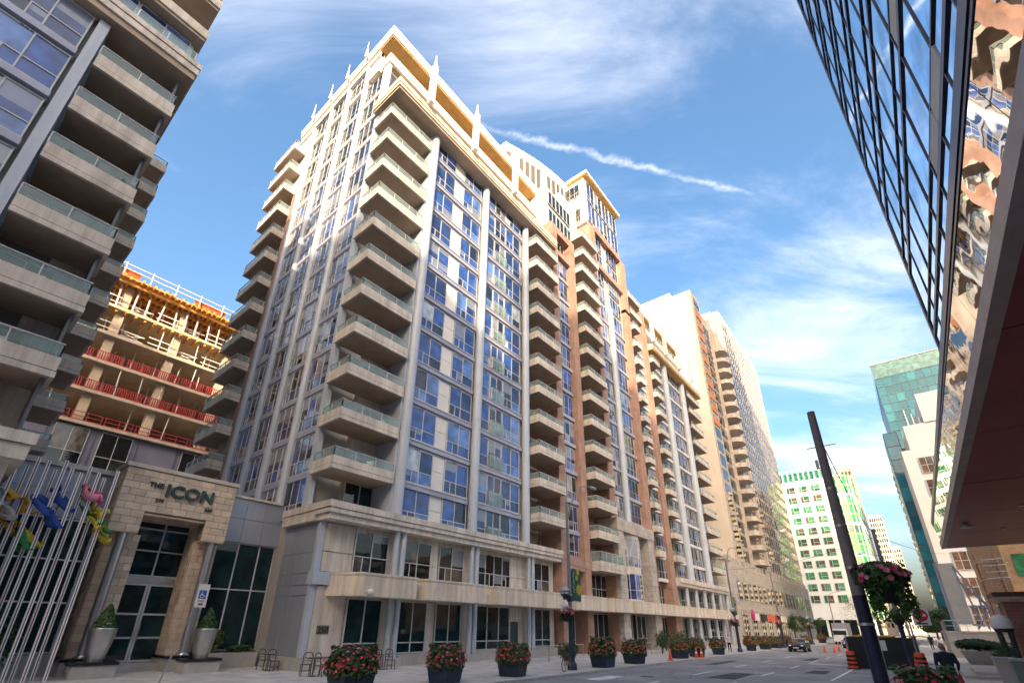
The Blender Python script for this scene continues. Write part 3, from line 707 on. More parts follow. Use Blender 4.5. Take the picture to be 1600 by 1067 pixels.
# stepped top
tp = MB(); tp.box(-30, -23.7, -24, 1.55, 29.1, 29.5, 1); tp.box(-30, -23.6, -24, 1.62, 29.5, 29.9); tp.box(-30, -23.68, -24, 1.56, 29.9, 29.95); tp.box(-30, -23.55, -24, 1.65, 29.95, 30.3); tp.build('cornice_slab', [PRE, SOF], B)
g = MB(); g.box(-23.92, -23.9, -8, 1.3, 30.35, 31.2, 0); g.box(-26, -23.9, 1.29, 1.31, 30.35, 31.2, 0); g.tube((-23.91,-8,31.25),(-23.91,1.3,31.25),.03,None,6,1)
for i in range(8): g.box(-23.94,-23.88,-8+i*1.32,-7.95+i*1.32,30.3,31.25,1)
g.build('guard_rail', [RAILG, STEEL], B)
for i in range(5): window(B, 'pair', (-25.0, -1.5-2.48*i, 30.5), '+x', GBLU, True)
box(B, 'upper_wall', WHT, -26.2, -25.08, -14, 1.1, 30.3, 33.0)
for z in (33.0, 36.05, 39.1, 42.15):
    mb = MB(); mb.box(-28, -24.3, -24, 1.35, z, z+.2, 1); mb.box(-28, -24.2, -24, 1.4, z+.2, z+.85); mb.build('balcony', [PRE, SOF], B)
# smaller balconies on the rear side
for k in range(10): balcony(B, -49.0, -44.7, 1.0, 3.65, 12.95+3.05*k, ('+x','+y'), .85, .45)
box(B, 'upper_wall', mat('wall_dark2', (0.24,0.19,0.16), .8, .1), -51.9, -44.5, -8.9, 1.0, 33, 46.02)
# lobby: cornice corner, metal fascia and tall glazing
lc = MB(); lc.box(-30, -23.6, -24, 1.5, 7.4, 7.95); lc.box(-30, -23.5, -24, 1.6, 7.98, 8.4); lc.build('cornice', PRE, B)
box(B, 'podium_wall', PRE, -26.3, -24.4, -24, 1.2, 0, 7.4)
for i in range(9):
    y = -6.2+i*1.28
    box(B, 'metal_panel', MET, -31, -30.0, y+.008, y+1.272, 6.62, 7.75); box(B, 'metal_panel', MET, -31, -30.0, y+.008, y+1.272, 7.77, 8.85)
box(B, 'roof_edge', PRE, -33, -29.85, -6.3, 5.35, 8.86, 9.1)
winkind('lobby', 2.56, 5.7, [0,.5,1], [[.36,.68],[.36,.68]], t=.07)
for i in range(5): window(B, 'lobby', (-30.1, -7.6+2.56*i, .85), '+x', GSHOP, True)
box(B, 'plinth', CONC, -31, -29.6, -8, 5.3, 0, .8)
box(B, 'lobby_roof', CONC, -44, -31.0, -8, 5.4, 6.6, 8.9)

# ================================================================== stone entrance
E = thing('entrance_pavilion', 'beige stone block entrance with THE ICON lettering over glass doors', 'entrance', (-29.5, 8, 0))
BLK_ = {}
def stones(parent, axis, plane, u0, u1, z0, z1, bw=.66, bh=.34, hole=None, out=1, d=.10):
    n = max(1, round((z1-z0)/bh)); bh = (z1-z0)/n; g = .012
    for r_ in range(n):
        za, zb = z0+r_*bh+g/2, z0+(r_+1)*bh-g/2
        u = u0 - (bw/2 if r_ % 2 else 0)
        while u < u1-.02:
            a, b = max(u, u0)+g/2, min(u+bw, u1)-g/2; u += bw
            if b-a < .06: continue
            if hole and (za+zb)/2 > hole[2] and (za+zb)/2 < hole[3]:
                if a >= hole[0]-.02 and b <= hole[1]+.02: continue
                if a < hole[0] < b: b = hole[0]
                elif a < hole[1] < b: a = hole[1]
                if b-a < .06: continue
            k = (axis, round(b-a, 2), round(zb-za, 3))
            if k not in BLK_:
                h, w_ = (zb-za)/2, (b-a)/2; mb = MB(); e = .008
                if axis == 'x': mb.box(-d, 0, -w_, w_, -h, h); mb.box(0, e, -w_+.012, w_-.012, -h+.012, h-.012)
                else: mb.box(-w_, w_, 0, d, -h, h); mb.box(-w_+.012, w_-.012, -e, 0, -h+.012, h-.012)
                BLK_[k] = mb.mesh('stone', STN)
            j = random.uniform(-.006, .006)
            p = (plane+j, (a+b)/2, (za+zb)/2) if axis == 'x' else ((a+b)/2, plane+j, (za+zb)/2)
            link('stone', BLK_[k], parent, Vector(p)-wloc(parent))
bk = MB()
bk.box(-30.4, -28.62, 5.47, 10.35, 7.1, 9.2); bk.box(-30.4, -28.62, 5.47, 6.5, 6.2, 7.1); bk.box(-30.4, -28.62, 9.35, 10.35, 6.2, 7.1)
bk.box(-31.2, -29.42, 5.72, 6.78, .62, 6.2); bk.box(-31.2, -29.42, 9.42, 10.33, .62, 6.2)
bk.build('mortar_core', MORT, E)
stones(E, 'x', -28.5, 5.35, 10.45, 6.15, 9.2, hole=(6.55, 9.3, 6.0, 7.1))
stones(E, 'y', 5.35, -30.4, -28.62, 6.15, 9.2)
stones(E, 'x', -29.32, 5.6, 6.9, .62, 6.13); stones(E, 'x', -29.32, 9.32, 10.42, .62, 6.13)
stones(E, 'y', 5.6, -31.2, -29.44, .62, 6.13)
# inner reveals face each other across the doorway
stones(E, 'y', 9.30, -31.0, -29.44, .62, 7.08)
box(E, 'lintel_soffit', STN, -30.6, -28.6, 6.55, 9.3, 7.02, 7.1)
box(E, 'soffit_ledge', STN, -30.4, -28.5, 5.38, 6.53, 6.10, 6.145); box(E, 'soffit_ledge', STN, -30.4, -28.5, 9.32, 10.42, 6.10, 6.145)
cp = MB(); cp.box(-30.6, -28.42, 5.27, 10.53, 9.22, 9.42); cp.build('coping', mat('coping_stone', (0.55,0.49,0.41), .8, .14, 1.0), E)
for y in (6.05, 9.95):
    c = MB(); c.tube((-28.85, y, .75), (-28.85, y, 6.1), .2, .2, 16); c.lathe([(.3,0),(.3,.06),(.24,.12)], (-28.85,y,.68), 16); c.build('column', STEEL, E)
    p = MB(); p.box(-31.2, -28.3, y-.75, y+.65, 0, .56, 0); p.box(-31.2, -28.25, y-.8, y+.7, .56, .68, 1); p.build('plinth', [CONC, GRAN], E)
TEAL = mat('sign_letter', (0.02, 0.055, 0.06), .35, .1)
text('ICON', .88, .06, TEAL, E, face_x(-28.42, 8.27, 8.04), 'lettering', 1.02, .022)
text('THE', .33, .04, TEAL, E, face_x(-28.44, 6.70, 8.40), 'lettering', 1.05, .008)
text('270', .24, .03, TEAL, E, face_x(-28.45, 7.0, 7.70), 'lettering', 1.05, .005)
text('250', .24, .03, TEAL, E, face_x(-28.45, 9.28, 7.62), 'lettering', 1.05, .005)
winkind('transom', 2.5, 2.75, [0,.5,1], [[.46,.86],[.46,.86]], t=.07)
winkind('doorleaf', 1.22, 3.6, [0,1], [[.30,.60]], t=.09, d=.07)
window(E, 'transom', (-30.6, 6.92, 4.3), '+x', GSHOP, True)
box(E, 'door_header', STEEL, -30.8, -30.5, 6.9, 9.42, 3.98, 4.28)
for y in (6.94, 8.2):
    o = window(E, 'doorleaf', (-30.6, y, .36), '+x', GSHOP, True, 'door')
    hy = 1.13 if y < 7 else .09
    hb = MB(); hb.tube((hy,-.13,.95),(hy,-.13,1.75),.02,None,6); hb.tube((hy,-.13,1.0),(hy,-.06,1.0),.014,None,6); hb.tube((hy,-.13,1.7),(hy,-.06,1.7),.014,None,6)
    hb.build('handle', STEEL, o, True)
box(E, 'threshold', CONC, -31.5, -29.6, 6.9, 9.3, 0, .34)
# glazed link to the right
for i in range(3):
    y = 10.5+i*1.12
    box(E, 'metal_panel', MET, -30.6, -29.5, y+.008, y+1.112, 6.42, 7.75); box(E, 'metal_panel', MET, -30.6, -29.5, y+.008, y+1.112, 7.77, 8.9)
box(E, 'roof_edge', PRE, -31, -29.4, 10.55, 13.6, 8.92, 9.06)
winkind('linkw', 3.3, 5.6, [0,.36,.72,1], [[.55],[.55],[.55]], t=.06)
window(E, 'linkw', (-29.7, 10.5, .8), '+x', GSHOP, True)
box(E, 'planter_wall', CONC, -30.6, -28.85, 10.6, 13.62, 0, .72)
box(E, 'link_roof', CONC, -44, -30.6, 5.45, 13.6, 6.4, 8.9)

# ================================================================== foliage helpers
def foliage(mb, n, c, r, size, mi=0, shell=.55, up=.35, flat=False):
    for _ in range(n):
        while True:
            v = Vector((random.uniform(-1,1), random.uniform(-1,1), random.uniform(-1,1)))
            if shell < v.length < 1: break
        if flat and v.z < -.3: v.z *= .4
        p = Vector((c[0]+v.x*r[0], c[1]+v.y*r[1], c[2]+v.z*r[2]))
        nrm = (v + Vector((random.uniform(-.7,.7), random.uniform(-.7,.7), random.uniform(-.3,.7)+up))).normalized()
        a = nrm.orthogonal().normalized(); b = nrm.cross(a); t = random.uniform(0, 6.28)
        a, b = a*math.cos(t)+b*math.sin(t), b*math.cos(t)-a*math.sin(t)
        s = size*random.uniform(.6, 1.3)
        mb.add([p-a*s, p+b*s*.45+nrm*s*.12, p+a*s, p-b*s*.45+nrm*s*.12], [(0,1,2,3)], mi(v) if callable(mi) else mi)
def flowers(mb, n, c, r, size, mis, shell=.85):
    for _ in range(n):
        t = random.uniform(0, 6.28); z = random.uniform(-.35, 1); q = math.sqrt(max(0,1-z*z)); f = random.uniform(shell, 1.08)
        p = Vector((c[0]+q*math.cos(t)*r[0]*f, c[1]+q*math.sin(t)*r[1]*f, c[2]+z*r[2]*f)); mi = random.choice(mis)
        nrm = Vector((q*math.cos(t), q*math.sin(t), z+.3)).normalized(); a = nrm.orthogonal().normalized(); b = nrm.cross(a); s = size*random.uniform(.7,1.3)
        pts = [p+nrm*s*.15]+[p+a*(s*math.cos(k*1.2566))+b*(s*math.sin(k*1.2566))+nrm*s*.45 for k in range(5)]
        mb.add(pts, [(0,1+k,1+(k+1)%5) for k in range(5)], mi)

# ================================================================== construction site building
Cn = thing('construction_building', 'half-built concrete building with timber formwork, shoring posts and red safety fences', 'building', (-60, 10, 0))
SL = [20.1, 23.5, 26.9, 30.2, 33.5]
for z in SL: box(Cn, 'floor_slab', CREAM, -78, -60, -8, 27, z, z+.32)
for i in range(len(SL)):
    z0 = SL[i]+.32; z1 = SL[i+1] if i+1 < len(SL) else 36.9
    for y in (-5, .6, 6.2, 11.8, 17.4, 23):
        box(Cn, 'concrete_column', CREAM, -61.6, -60.7, y-.4, y+.4, z0, z1)
        box(Cn, 'concrete_column', CREAM, -70.6, -69.9, y-.4, y+.4, z0, z1)
    box(Cn, 'core_wall', CREAM, -77.5, -77, -8, 27, z0, z1)
    dens = (7, 13, 18, 13, 26)[i]
    for k in range(dens*2):
        y = -6+33*(k+random.uniform(.1,.9))/(dens*2); x = random.uniform(-64, -60.3) if i < 4 else -60.4-(k % 2)*2.2
        mb = MB(); mb.tube((x,y,z0),(x+random.uniform(-.15,.15),y+random.uniform(-.2,.2),z1),.07 if i < 4 else .11,None,6); mb.build('shoring_post', SHOR, Cn)
    if i <= 2:
        for k in range(13):
            y = -7.5+2.6*k; mb = MB(); h = 1.1 if i > 0 else 1.0
            mb.box(-60.25, -60.2, y, y+2.5, z0+h-.08, z0+h); mb.box(-60.25, -60.2, y, y+2.5, z0+.1, z0+.18); mb.box(-60.25,-60.2,y,y+2.5,z0,z0+.1)
            if i in (1,2):
                for q in range(12): mb.box(-60.24, -60.21, y+.1+q*.2, y+.19+q*.2, z0+.1, z0+h)
            else:
                for q in range(3): mb.box(-60.24, -60.21, y+.1+q*1.15, y+.16+q*1.15, z0+.1, z0+h)
                mb.box(-60.25, -60.2, y, y+2.5, z0+.5, z0+.56)
            mb.build('safety_fence', REDM, Cn)
    else:
        for k in range(12):
            y = -7+2.7*k; mb = MB(); x = -60.35 - .8*(k%2)
            for zz in (.5, 1.2): mb.box(x-.06, x, y, y+2.5, z0+zz, z0+zz+.12)
            if k % 2: mb.tube((x,y,z0+.5),(x,y+2.5,z0+1.25),.05,None,4); mb.tube((x,y,z0+1.25),(x,y+2.5,z0+.5),.05,None,4)
            mb.build('guard_frame', SHOR, Cn)
box(Cn, 'formwork_deck', WOODO, -78, -59.4, -8, 28, 37.3, 37.45)
for k in range(64):
    y = -7.8+.56*k; box(Cn, 'timber_joist', WOODO, -66, -58.6-random.uniform(0,.5), y, y+.2, 36.95, 37.28)
for k in range(40):
    y = -7.6+.88*k; box(Cn, 'timber_joist', WOODO, -62, -59.6-random.uniform(0,.6), y, y+.2, 33.2, 33.5)
for k in range(5): box(Cn, 'timber_beam', WOODO, -59.8-1.6*k, -59.5-1.6*k, -8, 28, 36.6, 36.93)
for k in range(15):
    y = -7.5+2.5*k; mb = MB(); mb.tube((-59.2,y,37.4),(-59.2,y,39.0),.07,None,6)
    for zz in (38.1, 38.7): mb.box(-59.24,-59.16,y,y+2.45,zz,zz+.1)
    mb.build('edge_rail', SHOR, Cn)
for a,b in ((4,6.5),(12,15.5)): box(Cn, 'red_tarpaulin', mat('tarp', (0.55,0.10,0.03), .7, .2, 2), -59.5, -59.4, a, b, 37.5, 38.3)
lw = MB(); lw.box(-78, -60.6, -8, 27, 0, 20.0); lw.build('lower_wall', mat('slate_panel', (0.19,0.18,0.25), .5, .12, .5), Cn)
winkind('cw', 2.6, 4.2, [0,.5,1], [[.4],[.4]], t=.06)
for z in (7.4, 11.6, 15.7):
    for k in range(8):
        if k % 3 == 2: continue
        window(Cn, 'cw', (-60.5, -6+3.6*k, z), '+x', GDRK)
for k in range(9): box(Cn, 'panel_joint', DFR, -60.6, -60.5, -6.5+3.6*k, -6.42+3.6*k, 7, 20.0)

Cn.location = (-75, 12.5, -.525); Cn.scale = (1.25, 1.25, 1.25)

# ================================================================== stone tower further down the street
S = thing('stone_tower', 'tall pale stone tower with curved balconies and crenellated stone base beyond the brick building', 'building', (-30, 120, 0))
w = MB(); w.box(-34, -24.5, 98, 104, 0, 77.5); w.box(-50, -34, 98, 128, 0, 76); w.box(-34, -25.4, 104, 126, 0, 76.5); w.box(-50, -25.0, 126, 170, 0, 88)
w.build('wall', STB2, S)
box(S, 'side_wall', mat('pale_tan', (.66,.58,.50), .7, .1, .3, streak=.5), -34.0, -24.6, 97.85, 97.99, 14, 77.4)
pz = MB(); pz.prism([(-40,86.4),(-26.6,86.4),(-25.2,86.9),(-24.2,88.2),(-23.9,90),(-23.9,168),(-40,168)], 0, 13.2); pz.build('podium_wall', STB, S)
for i in range(9): 
    t = R(90-100*i/8); x, y = -27.2+3.3*math.cos(t*1.0)*1.0, 89.7-3.3*math.sin(t)
    box(S, 'battlement', STB, x-.35, x+.35, y-.35, y+.35, 13.22, 14.1)
for i in range(26): box(S, 'battlement', STB, -24.5, -23.88, 91+i*2.9, 92.6+i*2.9, 13.22, 14.1)
for zz in (3.2, 5.6, 8.0, 10.4): box(S, 'string_course', PRE, -25, -23.82, 90.5, 168, zz+2.2, zz+2.32) if zz in (3.2, 10.4) else None
winkind('far', 1.95, 2.3, [0,.5,1], [[],[]], t=.05, d=.06, fm=DFR)
winkind('farp', 1.9, 3.2, [0,.5,1], [[.5],[.5]], t=.08, d=.06, fm=DFR)
for i in range(20):
    window(S, 'farp', (-23.84, 93.2+i*3.7, 7.0), '+x', GDRK)
SHOPC = [(0.55,0.02,0.20),(0.7,0.68,0.65),(0.015,0.015,0.02),(0.6,0.10,0.05),(0.45,0.03,0.05),(0.65,0.64,0.62)]
for i in range(11):
    y = 93.0+i*6.0
    box(S, 'shopfront', GDRK, -23.88, -23.80, y, y+3.2, .3, 5.0)
    for yy in (y-.05, y+1.55, y+3.15): box(S, 'shop_mullion', CONC, -23.82, -23.72, yy, yy+.12, .3, 5.0)
    if i < 6: 
        mb = MB()
        if i == 0: mb.tube((-22.5, y+1.2, 4.5), (-22.3, y+1.2, 4.5), .9, None, 16)
        else: mb.box(-23.7, -23.3, y-.1, y+3.3, 3.7, 4.9)
        o = mb.build('shop_sign', mat('shopsign%d' % i, SHOPC[i], .5, .05), S)
fl = [15.0+3.1*k for k in range(23)]
cnt = 0; rest = MB()
ys = [104.6, 107.0, 109.6, 119.2, 121.5, 123.8] + [127.95+2.45*j for j in range(17)]
cells = []
for j, y in enumerate(ys):
    top = 73 if y < 126 else 84
    for z in fl:
        if z < top: cells.append((y, z))
cells.sort(key=lambda c: (c[0]**2+(c[1]-2)**2))
for y, z in cells:
    X = -25.3 if y < 126 else -24.9
    if cnt < 300: window(S, 'far', (X, y, z), '+x', GDRK); cnt += 1
    else: rest.box(X, X+.06, y+.06, y+1.44, z+.06, z+1.94)
tag(rest.build('far_window', GDRK, S), kind='stuff')
for j in range(18):
    y = 127.4+2.45*j; box(S, 'stone_rib', STB2, -25.0, -24.82, y, y+.5, 13.2, 88.2)
for y in (104.05, 111.9, 118.6): box(S, 'stone_rib', STB2, -25.5, -24.7, y, y+.5, 13.2, 76.8)
for z in fl:
    if z < 70:
        mb = MB(); pl = [(-25.4,112.6),(-23.6,112.8),(-22.7,113.6),(-22.4,115.3),(-22.7,117.0),(-23.6,117.8),(-25.4,118.0)]
        mb.prism(pl, z-.3, z+.75); mb.build('balcony', STB2, S)
    if z < 74:
        box(S, 'loggia_opening', GDRK, -24.52, -24.45, 99.3, 102.9, z, z+2.3)
for z in fl[9:]:
    if z < 72: box(S, 'loggia_panel', mat('rust_panel', (0.50,0.20,0.08), .7, .15), -24.46, -24.3, 99.2, 103.0, z-.2, z+1.6)
for (x0,x1,y0,y1,z0,z1) in ((-40,-30,100,110,77,80.5),(-45,-28,131,160,88,92)): box(S, 'roof_block', STB2, x0,x1,y0,y1,z0,z1)

# ================================================================== buildings closing the street
G = thing('green_glass_building', 'white panel office building with green windows and a curved green glass corner', 'building', (-24, 232, 0))
WP = mat('white_cladding', (0.72,0.72,0.70), .6, .06, .2)
GG = glass('green_glass', [(0,(0.03,0.13,0.06)),(.28,(0.05,0.22,0.10)),(.48,(0.12,0.09,0.07)),(.75,(0.09,0.26,0.18)),(.9,(.05,.05,.05))], .08, 1.6)
GG2 = glass('green_curtain', [(0,(0.02,0.20,0.06)),(.4,(0.05,0.36,0.12)),(.75,(0.02,0.08,0.05))], .05, 1.9)
winkind('gw', 3.3, 2.9, [0,.34,1], [[],[.4]], t=.12)
box(G, 'wall', WP, -48, -17.5, 230.2, 260, 6, 61)
for i in range(5):
    for k in range(11):
        window(G, 'gw', (-21.5-4.6*i-1.65, 230.12, 12.0+4.4*k), '-y', GG)
crv = [(-17.5,230.2)]+[(-17.5+8.2*math.sin(R(a)), 238.2-8.2*math.cos(R(a))) for a in range(10,91,16)]+[(-9.3,262),(-17.5,262)]
for k in range(14):
    z = 6+4.0*k
    mb = MB(); mb.prism(crv, z, z+3.1); mb.build('curtain_wall', GG2, G)
    mb = MB(); mb.prism([(x+(.15 if x > -15 else 0), y-.15) for x,y in crv], z+3.1, z+4.0); mb.build('floor_band', WP if k % 3 == 2 else mat('green_band', (0.14,0.48,0.12), .4, .15), G)
for j in range(6):
    x, y = crv[1+j][0], crv[1+j][1]; box(G, 'mullion', WP, x-.12, x+.12, y-.3, y+.1, 6, 62)
rr_ = MB(); rr_.box(-46, -12, 231, 258, 61, 61.5); rr_.build('roof', WP, G)
for i in range(16): box(G, 'roof_post', WP, -45+2*i, -44.7+2*i, 231, 231.3, 61.5, 66)
box(G, 'roof_beam', WP, -46, -13, 230.9, 231.4, 66, 66.5)
box(G, 'top_glazing', glass('top_glaze', [(0,(.05,.22,.15)),(.5,(.12,.2,.22))], .05, 1.9), -44, -14, 232.5, 250, 61.5, 65.4)
box(G, 'ground_floor', GDRK, -46, -12, 233, 260, 0, 6)
for i in range(7): box(G, 'column', WP, -44+5*i, -43.2+5*i, 230.6, 231.4, 0, 6)
def gridtower(name, label, x0, x1, y, h, mt, gm, ncol, nrow, dep=30, z0=4, ratio=.6, side=None, hr=.62):
    t = thing(name, label, 'building', ((x0+x1)/2, y, 0))
    box(t, 'wall', mt, x0, x1, y, y+dep, 0, h)
    cw, rh = (x1-x0)/ncol, (h-z0-1)/nrow; me = MB().box(0, cw*ratio, -.15, .05, 0, rh*hr).mesh('window', gm); n = 0; st = MB()
    for r_ in range(nrow):
        for c in range(ncol):
            X, Z = x0+cw*(c+(1-ratio)/2), z0+rh*r_
            if n < 290: link('window', me, t, Vector((X, y, Z))-wloc(t)); n += 1
            else: st.box(X, X+cw*ratio, y-.15, y+.05, Z, Z+rh*hr)
    if st.v: tag(st.build('far_window', gm, t), kind='stuff')
    if side is not None:
        m2 = MB().box(-.15, .1, 0, dep/side*ratio, 0, rh*hr).mesh('window', gm)
        for r_ in range(nrow):
            for c in range(side): link('window', m2, t, Vector((x0, y+dep/side*(c+(1-ratio)/2), z0+rh*r_))-wloc(t))
    return t
BRN = mat('brown_concrete', (0.36,0.27,0.22), .8, .1, .1)
gridtower('office_tower', 'brown gridded office tower rising behind the green glass building', -27, -11.5, 335, 92, BRN, GDRK, 9, 24, 30)
gridtower('office_tower', 'pale concrete office slab in the far distance at the end of the street', -12, -4.5, 420, 78, mat('pale_conc', (0.50,0.46,0.42), .8, .1, .1), GDRK, 6, 20, 40)
gridtower('office_tower', 'low tan stone building far along the street behind the traffic', -8, 0.5, 470, 62, mat('tan_conc', (0.45,0.40,0.35), .8, .1, .1), GDRK, 6, 16, 40)
# ribbed beige tower on the right
Rb = thing('ribbed_tower', 'slim beige tower with rippling balcony bands behind the teal glass tower', 'building', (14, 300, 0))
RBM = mat('rib_beige', (0.55,0.43,0.30), .8, .1, .3)
box(Rb, 'wall', GDRK, 8.5, 40, 301, 330, 0, 79)
for k in range(26):
    z = 1+3.05*k; mb = MB(); ph_ = k*.9
    pts = [(6.9+.5*math.sin(i*1.1+ph_), 300+i*3.0) for i in range(11)]
    fr = [(8+i*3.2, 299.6-.6*math.sin(i*1.3+ph_)) for i in range(10)][::-1]
    mb.prism(fr+pts+[(38,332)], z, z+1.5); mb.build('balcony_band', RBM, Rb)
# teal glass tower
Tt = thing('glass_tower', 'teal glass office tower rising above the white building', 'building', (14, 140, 0))
TG = glass('teal_glass', [(0,(0.015,0.15,0.20)),(.4,(0.02,0.21,0.27)),(.7,(0.04,0.30,0.36)),(.9,(0.018,0.16,0.21))], .03, 1.6, .06, 0, .08)
tm = mat('teal_mullion', (0.16,0.30,0.30), .5)
box(Tt, 'core', mat('teal_core', (0.02,0.10,0.12), .4), 5.5, 30, 140.5, 175, 0, 64)
rowz = [42.3+2.35*k for k in range(9)]
pm_ = MB().box(0, 1.5, -.06, .06, 0, 2.28).mesh('pane', TG)
for z in rowz[:8]:
    for i in range(9): link('pane', pm_, Tt, Vector((5.45+1.56*i, 140.3, z))-wloc(Tt)).rotation_euler = (random.gauss(0,.004),0,random.gauss(0,.004))
for z in rowz: box(Tt, 'floor_band', tm, 5.3, 30, 140.12, 140.4, z-.12, z+.03)
for i in range(10): box(Tt, 'mullion', tm, 5.40+1.56*i, 5.46+1.56*i, 140.14, 140.3, 42, 63)
box(Tt, 'crown', glass('crown_glass', [(0,(.10,.26,.22)),(.6,(.25,.36,.30))], .1, 1.8), 5.4, 22, 140.2, 174, 61.2, 65.0)
cr_ = MB(); cr_.box(5.3, 22, 140.05, 141, 65.0, 65.2); cr_.build('crown_edge', WP, Tt)
pm2 = MB().box(0, 2.2, -.06, .06, 0, 2.9).mesh('pane', TG)
for k in range(12):
    z = 6.0+3.0*k
    link('pane', pm2, Tt, Vector((3.2, 126.3, z))-wloc(Tt)); box(Tt, 'floor_band', DFR, 3.1, 5.5, 126.15, 126.35, z-.12, z)
box(Tt, 'stair_strip', mat('teal_core', (0.02,0.10,0.12), .4), 3.1, 5.6, 126.4, 140.4, 0, 42.2)
# white building
Wb = thing('white_building', 'white rendered building with bronze square windows and rooftop vents', 'building', (9, 112, 0))
w = MB(); w.box(6.0, 26, 110.3, 124, 0, 37.8); w.box(9.2, 26, 110.0, 124, 37.8, 43.5); w.box(4.6, 6.0, 110.1, 125, 0, 33); w.build('wall', WP, Wb)
BZ = glass('bronze_glass', [(0,(0.12,0.07,0.04)),(.5,(0.20,0.12,0.07)),(.8,(.08,.06,.05))], .08, 1.8)
winkind('wb', 2.9, 3.0, [0,.34,.67,1], [[.5],[.5],[.5]], t=.09)
for i in range(5):
    for k in range(7):
        window(Wb, 'wb', (6.6+3.7*i, 110.2, 3.2+4.2*k), '-y', BZ)
for i in range(3): 
    mb = MB(); mb.tube((7+i*.9,112,37.8),(7+i*.9,112,41.5-i),.25,None,8); mb.build('roof_vent', STEEL, Wb)

# ================================================================== broadcast building on the south side
CB = thing('broadcast_building', 'dark glass office block overhanging the pavement with mirrored band and maroon underside', 'building', (10, 10, 0))
MIR = glass('mirror_glass', [(0,(0.72,0.72,0.74)),(.5,(0.78,0.77,0.78))], .012, 1.5, .11); MIR.node_tree.nodes['Principled BSDF'].inputs['Metallic'].default_value = 1.0
FAC = glass('reflective_glass', [(0,(0.72,0.78,0.90)),(.5,(0.80,0.84,0.92)),(.85,(0.62,0.70,0.84))], .008, 1.5); FAC.node_tree.nodes['Principled BSDF'].inputs['Metallic'].default_value = 1.0
MUL = mat('navy_mullion', (0.012,0.016,0.045), .4, .1)
MAR = mat('maroon_metal', (0.19,0.022,0.035), .45, .18, .7)
LIP = mat('lip_metal', (0.30,0.24,0.25), .5, .12, 1.2)
w = MB(); w.box(2.75, 24, -12, 18.9, 8.3, 33.5); w.box(3.1, 40, 18.9, 48.4, 8.3, 9.3); w.box(3.1, 40, -16, -12, 8.3, 9.3); w.box(9, 40, -16, 47, 0, 8); w.build('wall', mat('cbc_core', (0.42,0.40,0.38), .6, .1), CB)
for i in range(9):
    y = -16+7.2*i
    for j in range(2): box(CB, 'soffit_panel', MAR, 2.56+4.7*j, 7.24+4.7*j, y+.03, min(y+7.17, 48.8), 7.9+random.uniform(0,.015), 8.2)
box(CB, 'fascia_lip', LIP, 2.48, 2.75, -16, 48.85, 7.88, 8.3); box(CB, 'fascia_lip', LIP, 2.75, 12, 48.6, 48.85, 7.88, 9.4)
for i in range(22):
    y = -16+2.95*i
    o = MB().prism([(2.66,y+.01),(2.70,y+.01),(2.70,y+2.94),(2.66,y+2.94)], 8.30, 9.52, 0, [(2.44,y+.01),(2.48,y+.01),(2.48,y+2.94),(2.44,y+2.94)]).build('mirror_pane', MIR, CB)
fr = MB(); fr.box(2.42, 2.75, -16, 48.9, 9.53, 9.62); fr.box(2.40, 2.75, -16, 48.9, 9.66, 9.98); fr.build('frame_rail', MUL, CB)
zt = [10.05, 11.05, 11.65, 13.6, 14.3, 16.2, 17.0, 18.9, 19.7, 21.6, 22.4, 24.3, 25.1, 27.0, 27.8, 29.7, 30.5, 32.4, 33.5]
ym = [18.75-1.45*i for i in range(24)]
PM = {}
for a in range(len(zt)-1):
    for b in range(len(ym)-1):
        if zt[a] > 33 and b % 2: continue
        y1, y0 = ym[b], ym[b+(2 if zt[a] > 33 and b+2 < len(ym) else 1)]; h, wd = zt[a+1]-zt[a], y1-y0; k = (round(h,2), round(wd,2))
        if k not in PM: PM[k] = MB().box(-.02, .02, -wd/2, wd/2, -h/2, h/2).mesh('pane', FAC)
        if y0 < -6 and zt[a] < 33: continue
        o = link('pane', PM[k], CB, Vector((2.62, (y0+y1)/2, (zt[a]+zt[a+1])/2))-wloc(CB)); o.rotation_euler = (0, random.gauss(0,.0025), random.gauss(0,.0025))
for i, z in enumerate(zt):
    t = .075 if i % 2 else .03
    box(CB, 'transom', MUL, 2.565, 2.70, -12, 18.95, z-t, z+t)
for y in ym: box(CB, 'mullion', MUL, 2.575, 2.69, y-.022, y+.022, 10.0, 33.5)
for (y, z) in ((8.5, 13.65), (7.05, 13.65), (9.9, 11.1), (8.45, 11.1)):
    mb = MB()
    for k in range(14): mb.box(2.57, 2.60, y+.05, y+1.4, z+.06+k*.035, z+.08+k*.035)
    mb.build('louvre', WP, CB)
box(CB, 'corner_mullion', MUL, 2.56, 3.2, 18.8, 19.05, 9.95, 33.5)
for k in range(5):
    dl = MB(); dl.lathe([(.12,0),(.12,.05),(.09,.06)], (5.2, 12+7.2*k, 7.85), 12); dl.build('recessed_light', STEEL, CB)
sl = MB(); sl.lathe([(.28,0),(.28,.06),(.12,.2)], (3.34, 38, 7.68), 12); sl.build('downlight', WP, CB)

# unseen slabs added behind the viewpoint to shade the lower storeys of the street
for i, (x0, x1, h) in enumerate(((24, 86, 80), (86.5, 114, 102), (114.5, 137, 136), (-36, 23.5, 86), (137.5, 230, 176))):
    gridtower('office_block', ['broad concrete office slab standing across the block to the south-west', 'taller concrete office slab standing further to the south-west', 'tallest concrete office slab at the far end of the south-west row', 'concrete office slab closing the west end of the row', 'very tall concrete office slab at the east end of the row'][i], x0, x1, -112, h, mat('slab_conc', (0.45,0.42,0.39), .8, .1, .1), GDRK, 12, 16, 20)

